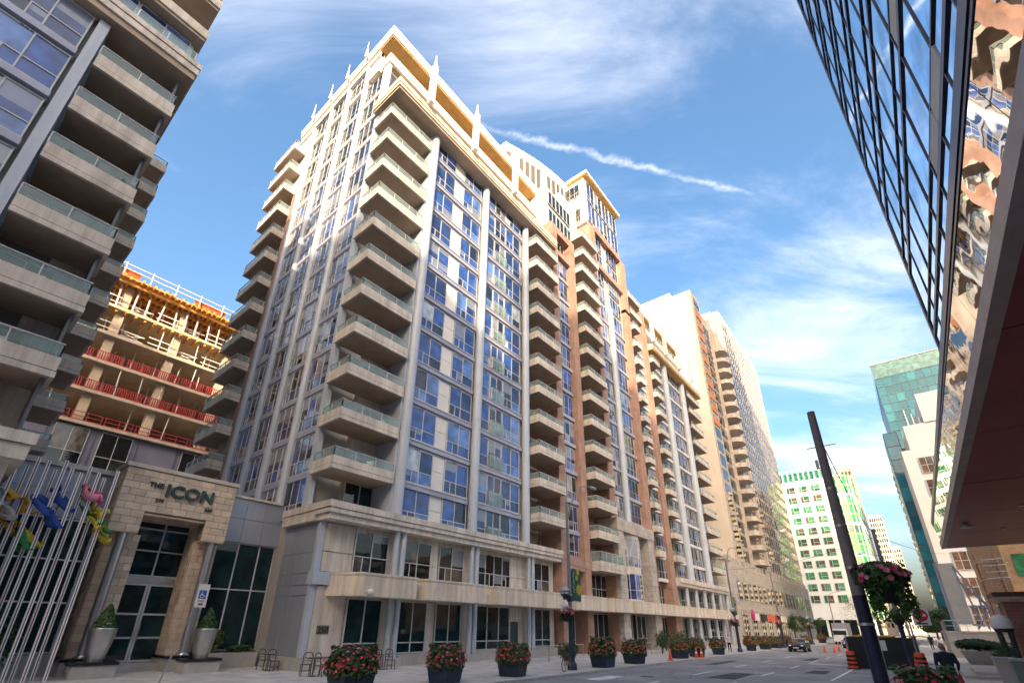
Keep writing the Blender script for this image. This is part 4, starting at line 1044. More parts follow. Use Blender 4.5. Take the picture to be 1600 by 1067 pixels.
# ================================================================== street furniture
# --- flower planters along the north kerb
def planter(name, label, group, fl, wbox=1.25, rz=0, nl=2200, nf=260):
    t = thing(name, label, 'planter', (0,0,0), rz, group)
    mb = MB(); a, b = wbox/2, wbox/2*.86
    mb.prism([(-b*.9,-b),(b*.9,-b),(b*.9,b),(-b*.9,b)], 0, .62, 0, [(-a*.9,-a),(a*.9,-a),(a*.9,a),(-a*.9,a)])
    mb.prism([(-a*.93,-a*1.03),(a*.93,-a*1.03),(a*.93,a*1.03),(-a*.93,a*1.03)], .62, .69, 0)
    for q in (.22, .46): mb.box(-a*.9, a*.9, -a*.97, -a*.955, q, q+.015); 
    mb.build('box', NAVY, t, True)
    fo = MB(); R_ = (.84*wbox/1.25, .98*wbox/1.25, .62)
    foliage(fo, nl, (0,0,1.06), R_, .085, lambda v: 0 if random.random() < .8 else 1, .35, .3, True)
    foliage(fo, nl//2, (0,0,.78), (R_[0]*1.08, R_[1]*1.05, .36), .075, 0, .5, .1)
    for k in range(30):
        a_ = random.uniform(0,6.28); foliage(fo, 14, (R_[0]*.8*math.cos(a_), R_[1]*.8*math.sin(a_), 1.06+random.uniform(.1,.62)), (.12,.12,.12), .08, 0, .1, .4)
    fo.build('foliage', [LEAF, LEAFD], t, True)
    ff = MB(); flowers(ff, nf, (0,0,1.0), (R_[0]*1.06, R_[1]*1.06, .72), .052, fl, .8); ff.build('blossom', [FLR, FLP, FLO, LEAFY], t, True)
    return t
GP = 'flower planters along the north kerb'
pR = planter('flower_planter', 'navy planter box heaped with red and pink flowers in front of the plain concrete bays', GP, [0,0,1])
for i, (x, y) in enumerate([(-15.6, 10.7), (-15.8, 15.3), (-15.6, 19.5)]):
    o = pR if i == 0 else copy_tree(pR); o.location = (x,y,0); o.rotation_euler = (0,0,(0,3.14,1.57)[i]+.1*i)
    o['label'] = ['largest navy planter of red flowers opposite the 250 address plate', 'navy planter of red and pink flowers between the first two canopy bays', 'navy planter of red and pink flowers nearest before the parked bicycle'][i]
    o.scale = (.95,.95,.88) if i == 0 else (.88,.88,.86)
pO = planter('flower_planter', 'navy planter box of orange and red flowers on the kerb past the bicycle', GP, [0,2,2,1])
for i, (x, y) in enumerate([(-15.3, 27.7), (-15.4, 32.1), (-15.5, 40.5), (-15.4, 44.0), (-15.3, 49.5), (-15.4, 61.5), (-15.3, 67.5), (-15.3, 73.5), (-15.4, 80.0), (-15.4, 96), (-15.4, 112)]):
    o = pO if i == 0 else copy_tree(pO); o.location = (x,y,0); o.rotation_euler = (0,0,1.3*i); q_ = random.uniform(.8,.95); o.scale = (q_,q_*random.uniform(.95,1.05),q_*random.uniform(.9,1.05))
    o['label'] = ('navy planter of orange and red flowers just past the parked bicycle', 'navy planter of orange flowers before the lone orange cone', 'navy planter of orange flowers beside the pair of banded cones', 'navy planter of orange flowers between the banded cones and the dark lamp', 'navy planter of orange flowers just before the dark bannered lamp')[i] if i < 5 else 'navy planter of orange flowers on the kerb beside the stone tower'
pB = planter('flower_planter', 'red and white flower bed in a box beside the dark blue lamp pole', None, [0,0,1], 1.0, 0, 1500, 240)
pB.location = (-.25, 15.6, 0); pB.scale = (.95, 1.0, .82)

# --- bistro chairs
def chair(label):
    t = thing('bistro_chair', label, 'chair', (0,0,0), 0, 'metal bistro chairs outside the building')
    s = MB(); s.prism([(-.2,-.2),(.2,-.2),(.22,.2),(-.22,.2)], .44, .47); s.build('seat', CM, t, True)
    for sx in (-1,1):
        l = MB(); l.tube((sx*.2,.2,.46),(sx*.21,.24,0),.024,.02,6); l.build('leg', CM, t, True)
        l = MB(); l.path([(sx*.19,-.2,.46),(sx*.2,-.24,0)],.024); l.build('leg', CM, t, True)
    b = MB(); pts = [(-.19,-.2,.46),(-.2,-.24,.8),(-.16,-.26,.93),(0,-.27,.97),(.16,-.26,.93),(.2,-.24,.8),(.19,-.2,.46)]
    b.path(pts, .024)
    b.path([(-.19,-.23,.72),(-.1,-.245,.76),(0,-.25,.70),(.1,-.245,.76),(.19,-.23,.72)], .014); b.path([(-.19,-.22,.6),(0,-.235,.63),(.19,-.22,.6)], .012)
    b.build('backrest', CM, t, True)
    st = MB(); st.tube((-.2,.21,.2),(.2,.21,.2),.01); st.tube((-.2,-.22,.2),(.2,-.22,.2),.01); st.build('stretcher', CM, t, True)
    return t
CM = mat('chair_metal', (0.12,0.105,0.09), .45, .15, 6.0, metal=.4)
c0 = chair('curved metal bistro chair on the paving between entrance and corner wall')
for i, (x, y, rz) in enumerate([(-26.6,13.0,.4),(-25.5,12.9,-1.6),(-22.4,12.9,1.2),(-21.3,13.0,-1.2),(-21.9,13.6,2.6)]):
    o = c0 if i == 0 else copy_tree(c0); o.location = (x,y,0); o.rotation_euler = (0,0,rz)
for i, (x, y, rz) in enumerate([(-22.5,17.7,-1.9),(-22.7,16.9,1.4)]):
    o = copy_tree(c0); o['label'] = 'curved metal bistro chair by the small table under the first canopy'; o.location = (x,y,0); o.rotation_euler = (0,0,rz)
def btable(label, x, y):
    t = thing('bistro_table', label, 'table', (x,y,0), 0)
    MB().lathe([(.32,.71),(.32,.735)], (0,0,0), 16).build('tabletop', CM, t, True)
    m_ = MB(); m_.tube((0,0,.02),(0,0,.71),.025); m_.lathe([(.2,0),(.2,.02),(.03,.04)], (0,0,0), 12); m_.build('pedestal', CM, t, True)
btable('small round metal table between two chairs near the entrance', -26.05, 12.95); btable('small round metal table under the corner of the first canopy', -22.6, 17.3)
btable('small round metal table with chairs at the corner wall', -21.85, 12.95)

# --- conical shrubs in tall steel pots on plinths
def pot(label, x, y):
    p = thing('pot_plinth', 'white concrete plinth with black cap under the pot ' + label, 'plinth', (x, y, 0), 0, 'pot plinths')
    MB().box(-.5,.5,-.75,.75,0,.48).build('base', CONC, p, True); MB().box(-.55,.55,-.8,.8,.48,.6).build('cap', GRAN, p, True)
    t = thing('potted_conifer', 'clipped conical conifer in a tall steel pot ' + label, 'potted plant', (x, y, .6), 0, 'potted conifers at the entrance')
    MB().lathe([(.30,0),(.40,.4),(.47,.9),(.50,1.25),(.50,1.3),(.44,1.3),(.42,1.2)], (0,0,0), 20).build('pot', STEEL, t, True)
    f = MB()
    for k in range(900):
        h = random.random(); r_ = (.46*(1-h)**.8+.03)*math.sqrt(random.uniform(.5,1)); a = random.uniform(0,6.28)
        pz_ = Vector((r_*math.cos(a), r_*math.sin(a), 1.25+1.0*h)); n_ = Vector((math.cos(a),math.sin(a),.6)).normalized(); u = n_.orthogonal().normalized()*random.choice((1,-1)); v = n_.cross(u); s = .055
        f.add([pz_-u*s, pz_+v*s*.6+n_*.02, pz_+u*s, pz_-v*s*.6], [(0,1,2,3)], random.choice((0,0,1)))
    f.build('foliage', [LEAF, LEAFD], t, True); MB().tube((0,0,1.1),(0,0,2.1),.03).build('stem', BARK, t, True)
pot('left of the glass doors', -27.5, 6.2); pot('right of the glass doors', -27.3, 10.2)
# shrubs against glazing
def shrub(label, x, y, z, r, n, mats, name='shrub', group=None, size=.1):
    t = thing(name, label, 'shrub', (x,y,z), 0, group); f = MB()
    for k in range(6):
        a = random.uniform(0,6.28); q = random.uniform(.2,.6)
        foliage(f, n//6, (q*r[0]*math.cos(a), q*r[1]*math.sin(a), r[2]*random.uniform(.7,1.25)), (r[0]*.6, r[1]*.6, r[2]*.6), size, lambda v: random.choice((0,0,1)) , .2, .3)
    f.build('foliage', mats, t, True); s_ = MB()
    for k in range(4): s_.tube((0,0,0),(random.uniform(-.5,.5)*r[0],random.uniform(-.5,.5)*r[1],r[2]),.025,.01,5)
    s_.build('stem', BARK, t, True); return t
shrub('green and yellow flowering shrub in the planter beside the right-hand pot', -29.15, 11.3, .72, (.35,.8,.65), 700, [LEAF, LEAFY])
shrub('low dark hedge in the planter below the glazed link', -29.15, 12.7, .72, (.25,.8,.22), 500, [LEAFD, LEAF])
shrub('yellow-flowered bush growing behind the striped poles', -28.9, 2.6, 0, (.7,1.6,1.5), 1300, [LEAF, LEAFY], size=.12)
shrub('dark evergreen bush on the paving beside the steel fence', -18.6, 29.2, 0, (.7,.9,.75), 900, [LEAFD, LEAF])
for i, (x, y) in enumerate([(-19.2,46),(-18.8,49.5)]):
    shrub('tall leafy green shrub in the terrace behind the orange cones', x, y, .0, (.8,1.0,1.2), 900, [LEAF, LEAFD], group='terrace shrubs')

# --- striped poles with fabric ribbons
STR = mat('pole_stripe', (0.10,0.03,0.05), .5); PW = mat('pole_white', (0.85,0.80,0.78), .5, .04)
RIB = {'white': (0.6,0.6,0.6), 'yellow': (0.65,0.33,0.03), 'blue': (0.02,0.07,0.30), 'red': (0.62,0.02,0.06), 'green': (0.03,0.25,0.05), 'lemon': (0.62,0.48,0.05), 'pink': (0.65,0.25,0.35)}
def ribbon(parent, c, z, L=1.2, wd=.34, seed=0):
    rnd = random.Random(seed); mb = MB(); n = 16; prev = None; vs = []
    for i in range(n+1):
        f = i/n; a = f*4.2+seed; x = .25*math.sin(a)+.1; y = (f-.5)*.9+.18*math.sin(2.3*a); zz = z+(.5-f)*L+.12*math.sin(3*a)
        tw = a*1.3; d = Vector((math.cos(tw)*.6, .25*math.sin(tw*1.7), math.sin(tw))).normalized()*(wd*(.5+.5*math.sin(math.pi*min(1,max(.08,f)))))
        vs += [Vector((x,y,zz))-d/2, Vector((x,y,zz))+d/2]
    mb.add(vs, [(2*i,2*i+1,2*i+3,2*i+2) for i in range(n)], 0, True)
    o = mb.build('ribbon', mat('ribbon_'+c, RIB[c], .7, .12, 3), parent, True)
    sm = o.modifiers.new('s','SOLIDIFY'); sm.thickness = .02; return o
PY = [(4.76,8.47,-27.0,'lemon',5.9),(4.42,8.11,-27.3,'green',6.6),(4.1,8.2,-26.8,'red',7.3),(3.8,8.45,-27.1,None,0),(3.52,8.02,-26.7,None,0),(3.25,8.28,-27.2,'blue',6.9),(2.95,8.46,-26.9,'blue',6.3),(2.75,8.09,-27.3,'green',5.0),(2.42,8.31,-26.8,None,0),(2.12,8.45,-27.1,'yellow',6.6),(1.9,8.1,-27.4,'yellow',5.8),(1.55,8.3,-26.9,'white',6.4),(1.2,8.46,-27.2,'white',5.7),(.85,8.2,-26.8,None,0)]
for i, (y, h, x, c, z) in enumerate(PY):
    lab = {'lemon': 'striped white pole with lemon yellow ribbon nearest the stone entrance', 'red': 'striped white pole carrying a bunched red and pink ribbon'}.get(c)
    grp = 'striped ribbon poles outside the lobby'
    t = thing('striped_pole', lab or ('striped white pole with a %s ribbon outside the lobby glazing' % c if c else 'bare striped white pole outside the lobby glazing'), 'pole', (x,y,0), 0, grp)
    m_ = MB(); m_.box(-.06,.06,-.06,.06,0,h,0); m_.box(.06,.063,-.016,.016,.02,h-.01,1); m_.box(-.016,.016,-.063,-.06,.02,h-.01,1); m_.build('shaft', [PW, STR], t, True)
    if c:
        ribbon(t, c, z, 1.1 if c != 'red' else .6, .42, i*1.7); ribbon(t, c if c != 'red' else 'pink', z-.15, .8, .34, i*1.7+2.4)
        if c in ('lemon','green'): ribbon(t, 'green' if c == 'lemon' else 'lemon', z+.25, .7, .3, i+4.0)

# --- leaning parking sign
t = thing('parking_sign', 'white disabled parking sign on a leaning steel post before the entrance', 'sign', (-22.9, 7.35, 0))
m_ = MB(); m_.tube((0,0,0),(0,.72,3.7),.035,None,8); m_.build('post', STEEL, t, True)
sg = MB(); sg.box(.04,.06,.50,.92,2.72,3.62); o = sg.build('board', mat('sign_white', (0.68,0.66,0.62), .5, .05), t, True)
MB().box(.06,.066,.57,.84,3.05,3.38).build('blue_panel', mat('sign_blue', (0.02,0.10,0.42), .5, .03), o, True)
ic = MB(); ic.torus((.07,.69,3.15),.065,.012,'x',14,5); ic.tube((.07,.68,3.19),(.07,.68,3.29),.014,None,5); ic.sphere((.07,.68,3.32),.022,0,8,6); ic.path([(.07,.68,3.2),(.07,.75,3.2),(.07,.79,3.12)],.012,5); ic.build('wheelchair_symbol', WP, o, True)
MB().box(.06,.064,.58,.82,2.92,3.0).build('text_line', mat('sign_grey', (.3,.33,.4), .6), o, True); MB().box(.06,.064,.62,.80,2.80,2.88).build('text_line', REDM, o, True)

# --- decorative street lamps on the north kerb
GRB = mat('banner_green', (0.015,0.10,0.05), .7, .15, 2); GLOB = clearglass('globe_glass', (.9,.92,.92), .4)
def basket(parent, c, r=.5, nl=700, nf=60, fl=(1,1,0), drop=.5):
    b = MB(); b.lathe([(.18*r/.5,-.35*r/.5),(.30*r/.5,-.05),(.32*r/.5,0)], c, 14); o = b.build('basket', mat('basket_black', (.02,.02,.022), .7), parent, True)
    f = MB(); foliage(f, nl, (c[0],c[1],c[2]+.18*r/.5), (r,r,r*.62), .065, lambda v: random.choice((0,0,1)), .25, .3)
    for k in range(7):
        a = random.uniform(0,6.28); foliage(f, nl//16, (c[0]+r*.85*math.cos(a), c[1]+r*.85*math.sin(a), c[2]-drop*r*.6), (r*.18,r*.18,drop*r), .055, 0, .1, 0)
    f.build('foliage', [LEAF, LEAFD], parent, True)
    if nf: g = MB(); flowers(g, nf, (c[0],c[1],c[2]+.18*r/.5), (r*1.05,r*1.05,r*.62), .06, list(fl)); g.build('blossom', [FLR, FLP, FLO], parent, True)
def street_lamp(label, x, y, h=9.3, arm=True, banner=1, bask=True):
    t = thing('street_lamp', label, 'street lamp', (x,y,0), 0, 'street lamps along the north kerb')
    p = MB(); p.tube((0,0,0),(0,0,3.0),.16,.13,12,1); p.tube((0,0,3.0),(0,0,h),.12,.08,12,0); p.lathe([(.26,0),(.26,.25),(.17,.4)], (0,0,0), 12, 1); p.build('pole', [POLEG, NAVY], t, True)
    if arm:
        a = MB(); a.path([(0,0,h-1.3),(.05,.35,h-.2),(.12,.9,h+.75),(.2,1.6,h+1.35),(.28,2.5,h+1.5)], [.06,.055,.05,.045,.04], 8); a.build('arm', POLEG, t, True)
        hd = MB(); hd.sphere((.33,2.85,h+1.48),(.14,.42,.09)); hd.build('lamp_head', STEEL, t, True)
    g = MB(); g.sphere((.0,-.55,4.05),.28,0,16,10); o = g.build('globe', GLOB, t, True)
    bl = MB(); bl.sphere((0,-.55,3.98),.10); bl.build('bulb', WP, o, True)
    k = MB(); k.torus((0,-.55,4.02),.29,.02,'z',20,5); k.lathe([(.10,-.36),(.19,-.26),(.24,-.18)], (0,-.55,4.05), 12); k.box(-.06,.06,-.62,-.1,3.58,3.7); k.box(-.13,.13,-.14,.14,3.5,3.8); k.build('bracket', NAVY, t, True)
    if banner:
        b = MB(); b.box(-.015,.015,.28,1.22,3.55,5.35); o = b.build('banner', GRB, t, True)
        r_ = MB(); r_.tube((0,0,5.38),(0,1.25,5.38),.02); r_.tube((0,0,3.52),(0,1.25,3.52),.02); r_.build('banner_rod', STEEL, t, True)
        fl = MB()
        for (yy, zz, s) in ((.82,4.85,.13),(1.0,4.2,.26),(.95,5.22,.17)):
            for q in range(10):
                a = q*.628; fl.add([(.02,yy,zz),(.02,yy+s*math.cos(a-.25),zz+s*math.sin(a-.25)),(.02,yy+s*1.35*math.cos(a),zz+s*1.35*math.sin(a)),(.02,yy+s*math.cos(a+.25),zz+s*math.sin(a+.25))], [(0,1,2,3)])
        fl.build('flower_print', mat('print_gold', (.62,.42,.05), .7), o, True)
        sc_ = MB()
        for q in range(11): sc_.path([(.022,.42+.05*math.sin(q*2.1),4.0+q*.11),(.022,.50+.04*math.cos(q*1.3),4.06+q*.11)],.014,4)
        sc_.build('script_print', WP, o, True)
    if bask: basket(t, (.0,-.42,2.75), .46)
    s_ = MB(); s_.box(-.015,.015,-.95,-.15,2.98,3.3); s_.build('street_name_sign', WP, t, True)
    return t
street_lamp('grey street lamp with green banner and globe standing behind the parked bicycle', -15.5, 24.6)
l2 = street_lamp('dark street lamp with flower banner near the stone tower corner', -15.3, 56.6)
street_lamp('tall curved-arm street lamp beside the stone tower shopfronts', -14.9, 76.0, 9.6, True, 0, True)
street_lamp('distant green-bannered street lamp near the parked dark car', -14.9, 98.0, 9.6, True, 1, True)

# --- bicycle
t = thing('bicycle', 'red-framed bicycle leaning at the lamp pole by the kerb', 'bicycle', (-15.25, 23.7, 0), R(14))
RUB = mat('rubber', (.02,.02,.02), .8); FRED = mat('bike_red', (.30,.04,.06), .4)
for y in (-.52, .52):
    w_ = MB(); w_.torus((0,y,.34),.325,.018,'x',28,6,0); o = w_.build('wheel', RUB, t, True)
    s_ = MB(); s_.torus((0,y,.34),.30,.008,'x',28,4)
    for k in range(14): a = k*math.pi/7; s_.tube((0,y,.34),(0,y+.3*math.cos(a),.34+.3*math.sin(a)),.003,None,3,0,False)
    s_.tube((-.04,y,.34),(.04,y,.34),.025); s_.build('rim', STEEL, o, True)
f = MB(); BBk, ST, HT, RW, FW = (0,-.08,.30), (0,-.24,.80), (0,.36,.80), (0,-.52,.34), (0,.52,.34)
for a, b in ((BBk,ST),(BBk,(0,.38,.70)),((0,-.22,.76),HT),(RW,BBk),(RW,(0,-.23,.74)),((0,.35,.86),FW)): f.tube(a,b,.017,None,6)
f.build('frame', FRED, t, True)
s_ = MB(); s_.sphere((0,-.28,.90),(.07,.14,.035)); s_.tube((0,-.24,.8),(0,-.26,.88),.013); s_.build('saddle', BLK, t, True)
h = MB(); h.tube(HT,(0,.34,.95),.013); h.path([(-.27,.22,1.0),(-.2,.34,.97),(0,.36,.96),(.2,.34,.97),(.27,.22,1.0)],.013); h.build('handlebar', BLK, t, True)
c = MB(); c.torus(BBk,.09,.012,'x',16,4); c.tube((-.09,-.08,.30),(-.09,-.02,.14),.01); c.tube((.09,-.08,.30),(.09,-.14,.46),.01); c.box(-.13,-.06,-.07,.03,.12,.145); c.box(.06,.13,-.19,-.09,.45,.475); c.build('crank', STEEL, t, True)

# --- steel crowd fence panels
def fence(x0, y0, x1, y1, label):
    t = thing('steel_fence', label, 'fence', (x0,y0,0), 0, 'steel fence panels on the terrace'); d = Vector((x1-x0, y1-y0, 0)); L = d.length
    fr = MB(); fr.tube((0,0,.98),(d.x,d.y,.98),.025); fr.tube((0,0,.15),(d.x,d.y,.15),.02); fr.tube((0,0,0),(0,0,1),.025); fr.tube(d,d+Vector((0,0,1)),.025); fr.build('frame', STEEL, t, True)
    n = int(L/.16)
    for i in range(1, n): MB().tube(d*(i/n)+Vector((0,0,.15)), d*(i/n)+Vector((0,0,.98)), .009, None, 4).build('picket', STEEL, t, True)
for i in range(3): fence(-20.2, 26.9+2.3*i, -20.2, 29.1+2.3*i, 'silver picket fence panel enclosing the terrace behind the bicycle')
for i in range(3): fence(-19.6, 42.0+2.5*i, -19.6, 44.4+2.5*i, 'silver picket fence panel in front of the bow window terrace')

# --- cones
def cone(label, x, y, s=1.0, grp='orange traffic cones'):
    t = thing('traffic_cone', label, 'traffic cone', (x,y,-.126 if x > -14.4 and x < -1.2 else .004), 0, grp); t.scale = (s,s,s)
    MB().box(-.19,.19,-.19,.19,0,.04).build('base', ORG, t, True); MB().lathe([(.14,.04),(.03,.72),(.02,.73)], (0,0,0), 14).build('body', ORG, t, True)
    MB().lathe([(.103,.30),(.079,.43)], (0,0,0), 14).build('reflective_band', WPAINT, t, True) if s < 1.05 else None
cone('plain orange cone on the kerb edge by itself', -14.9, 37.0, 1.1, None)
for x, y in ((-14.95, 42.6), (-14.7, 43.1)): cone('orange cone with white band beside the kerb planters', x, y, 1.0)
for i in range(7): cone('orange cone in the cluster ahead of the parked car', -9.3+.75*(i % 4)+.2*i, 68+2.6*(i//2), 1.05, 'far road works cones')
cone('orange cone leaning on the black hoarding', -.85, 40.2, 1.1, None)
# --- striped barrels
def barrel(label, x, y, grp=None):
    t = thing('construction_barrel', label, 'barrel', (x,y,-.126 if x < -1.2 else .004), 0, grp)
    MB().lathe([(.36,0),(.36,.06),(.30,.07)], (0,0,0), 16).build('base', RUB, t, True)
    MB().lathe([(.29,.07),(.23,1.0),(.20,1.04)], (0,0,0), 16).build('drum', ORG, t, True)
    for z in (.28, .52, .76): MB().lathe([(.308-.0645*(z-.06),z-.06),(.308-.0645*(z+.06),z+.06)], (0,0,0), 16).build('black_band', BLK, t, True)
barrel('orange and black striped barrel at the left corner of the hoarding', -4.1, 40.0); barrel('orange and black striped barrel behind the walking man', -.55, 36.6)
# --- black hoarding round an excavation
t = thing('hoarding', 'black fabric construction hoarding around the dig on the roadway', 'hoarding', (-2.5, 44, -.126))
HOA = mat('hoarding_black', (.018,.022,.024), .75, .3, 1.5)
def hpanel(x0,y0,x1,y1):
    d = Vector((x1-x0,y1-y0,0)); n = Vector((-d.y,d.x,0)).normalized()*.03
    mb = MB(); k = 6; vs = []
    for i in range(k+1):
        f = i/k; p = Vector((x0,y0,0))+d*f+n*random.uniform(-1,1)
        vs += [p, p+Vector((0,0,1.88+random.uniform(-.03,.03)))+n*random.uniform(-1,1)]
    off = wloc(t); vs2 = [Vector((v.x-off.x, v.y-off.y, v.z)) for v in vs]
    mb.add(vs2, [(2*i,2*i+2,2*i+3,2*i+1) for i in range(k)]); o = mb.build('panel', HOA, t, True); sm = o.modifiers.new('s','SOLIDIFY'); sm.thickness = .03
for i in range(2): hpanel(-4.2+1.75*i, 41, -2.47+1.75*i, 41.05)
for i in range(4): hpanel(-4.25, 41.1+2.4*i, -4.3, 43.4+2.4*i)
for i in range(4): hpanel(-.72, 41.1+2.4*i, -.7, 43.4+2.4*i)
for (x,y) in ((-4.25,41.02),(-2.46,41.02),(-.71,41.02),(-4.3,50.8),(-.7,50.8)): MB().tube((x+2.5,y-44,0),(x+2.5,y-44,2.0),.04).build('post', STEEL, t, True)
MB().box(-.05,.35,-3.03,-3.01,1.1,1.7).build('notice', WP, t, True)
# small excavator-like yellow skip behind hoarding
t = thing('yellow_container', 'yellow site container standing behind the black hoarding', 'container', (-3.0, 46, -.126))
m_ = MB(); m_.prism([(-1.1,-1.6),(1.1,-1.6),(1.1,1.6),(-1.1,1.6)], .2, 1.95, 0, [(-1.2,-1.7),(1.2,-1.7),(1.2,1.7),(-1.2,1.7)]); m_.build('body', mat('site_yellow', (.62,.36,.03), .5, .15), t, True)
for sx in (-.8,.8): MB().box(sx-.1,sx+.1,-1.5,1.5,0,.2).build('skid', BLK, t, True)

# --- poles on the south kerb
DB = mat('pole_navy', (0.012,0.016,0.055), .38, .35, 40.0, .6, 60)
t = thing('utility_pole', 'thick navy wrapped utility pole with a hanging flower basket', 'pole', (-.85, 12.05, 0))
m_ = MB(); m_.tube((0,0,0),(0,0,2.75),.128,.122,20,1); m_.tube((0,0,2.75),(0,0,6.75),.118,.078,18,0); m_.lathe([(.136,0),(.136,.05)], (0,0,2.2), 20, 2); m_.build('shaft', [mat('pole_brown', (.24,.20,.19), .7, .2, 3, streak=.5), DB, STEEL], t, True)
b_ = MB(); b_.tube((-.25,0,5.9),(.3,0,5.9),.012); b_.box(-.16,-.1,-.03,.03,5.4,5.6); b_.build('step_bolt', STEEL, t, True)
for zz in (3.25, 4.1, 4.9): MB().lathe([(.124-.010*(zz-2.75),0),(.124-.010*(zz-2.75),.05)], (0,0,zz), 18).build('steel_band', STEEL, t, True)
br = MB(); br.tube((.1,0,2.95),(.62,0,2.95),.018); br.build('bracket', BLK, t, True)
basket(t, (.42,-.06,2.92), .46, 2100, 45, (1,1,0,1), .9)
t = thing('signal_pole', 'slim dark pole carrying a no entry board and a leafy basket', 'pole', (-1.05, 38, 0))
m_ = MB(); m_.tube((0,0,0),(0,0,3),.13,.12,12,1); m_.tube((0,0,3),(0,0,8.1),.12,.10,12,0); m_.build('shaft', [POLEG, NAVY], t, True)
basket(t, (0,-.35,2.85), .55, 900, 0, (1,), .3)
sg = MB(); sg.box(.68,1.46,-.23,-.2,2.45,3.4); o = sg.build('sign_board', WP, t, True)
MB().add([(1.07+.33*math.cos(a*.2618),-.235,2.98+.33*math.sin(a*.2618)) for a in range(24)], [tuple(range(23,-1,-1))]).build('red_disc', mat('sign_red', (.55,.015,.04), .5), o, True)
MB().box(.84,1.30,-.245,-.236,2.92,3.04).build('white_bar', WP, o, True); MB().box(.8,1.3,-.236,-.231,2.5,2.58).build('text_line', BLK, o, True)
MB().tube((0,-.1,3.3),(.75,-.2,3.3),.02).build('bracket', STEEL, t, True)
for i, (x, y, h) in enumerate([(-1.2, 62, 8.5), (-1.3, 84, 9), (-14.9, 130, 9)]):
    t = thing('lamp_post', ['plain grey lamp post on the south kerb beyond the no entry board', 'thin distant lamp post further down the south kerb', 'far lamp post at the end of the north kerb'][i], 'street lamp', (x,y,0))
    MB().tube((0,0,0),(0,0,h),.12,.07,10).build('pole', POLEG, t, True); sgn = -1 if x > -5 else 1
    MB().path([(0,0,h),(sgn*.6,0,h+.7),(sgn*1.8,0,h+1)],.05).build('arm', POLEG, t, True); MB().sphere((sgn*2.1,0,h+1),(.4,.14,.09)).build('lamp_head', STEEL, t, True)
# overhead wires
for i, (a, b) in enumerate([((-1.0,38,7.9),(-.85,12.05,6.3)), ((-1.05,38,7.6),(-15.3,56.6,8.2)), ((-1.05,38,7.7),(6.3,75,11.0)), ((-15.5,24.6,5.6),(-15.3,56.6,6.2)), ((-15.5,24.6,6.2),(-24.0,50.0,9.0))]):
    a, b = Vector(a), Vector(b); mb = MB(); pts = [a.lerp(b, k/12)+Vector((0,0,-1.0*math.sin(math.pi*k/12)*(b-a).length/40)) for k in range(13)]
    tag(mb.path([tuple(p) for p in pts], .014, 4).build('overhead_wire', BLK), ['thin black wire between the wrapped pole and the no entry pole', 'wire crossing the street from the no entry pole to the kerb lamp', 'wire from the no entry pole to the white building', 'wire running along the north kerb between two lamps', 'wire from the bannered lamp to the brick facade'][i], 'wire')

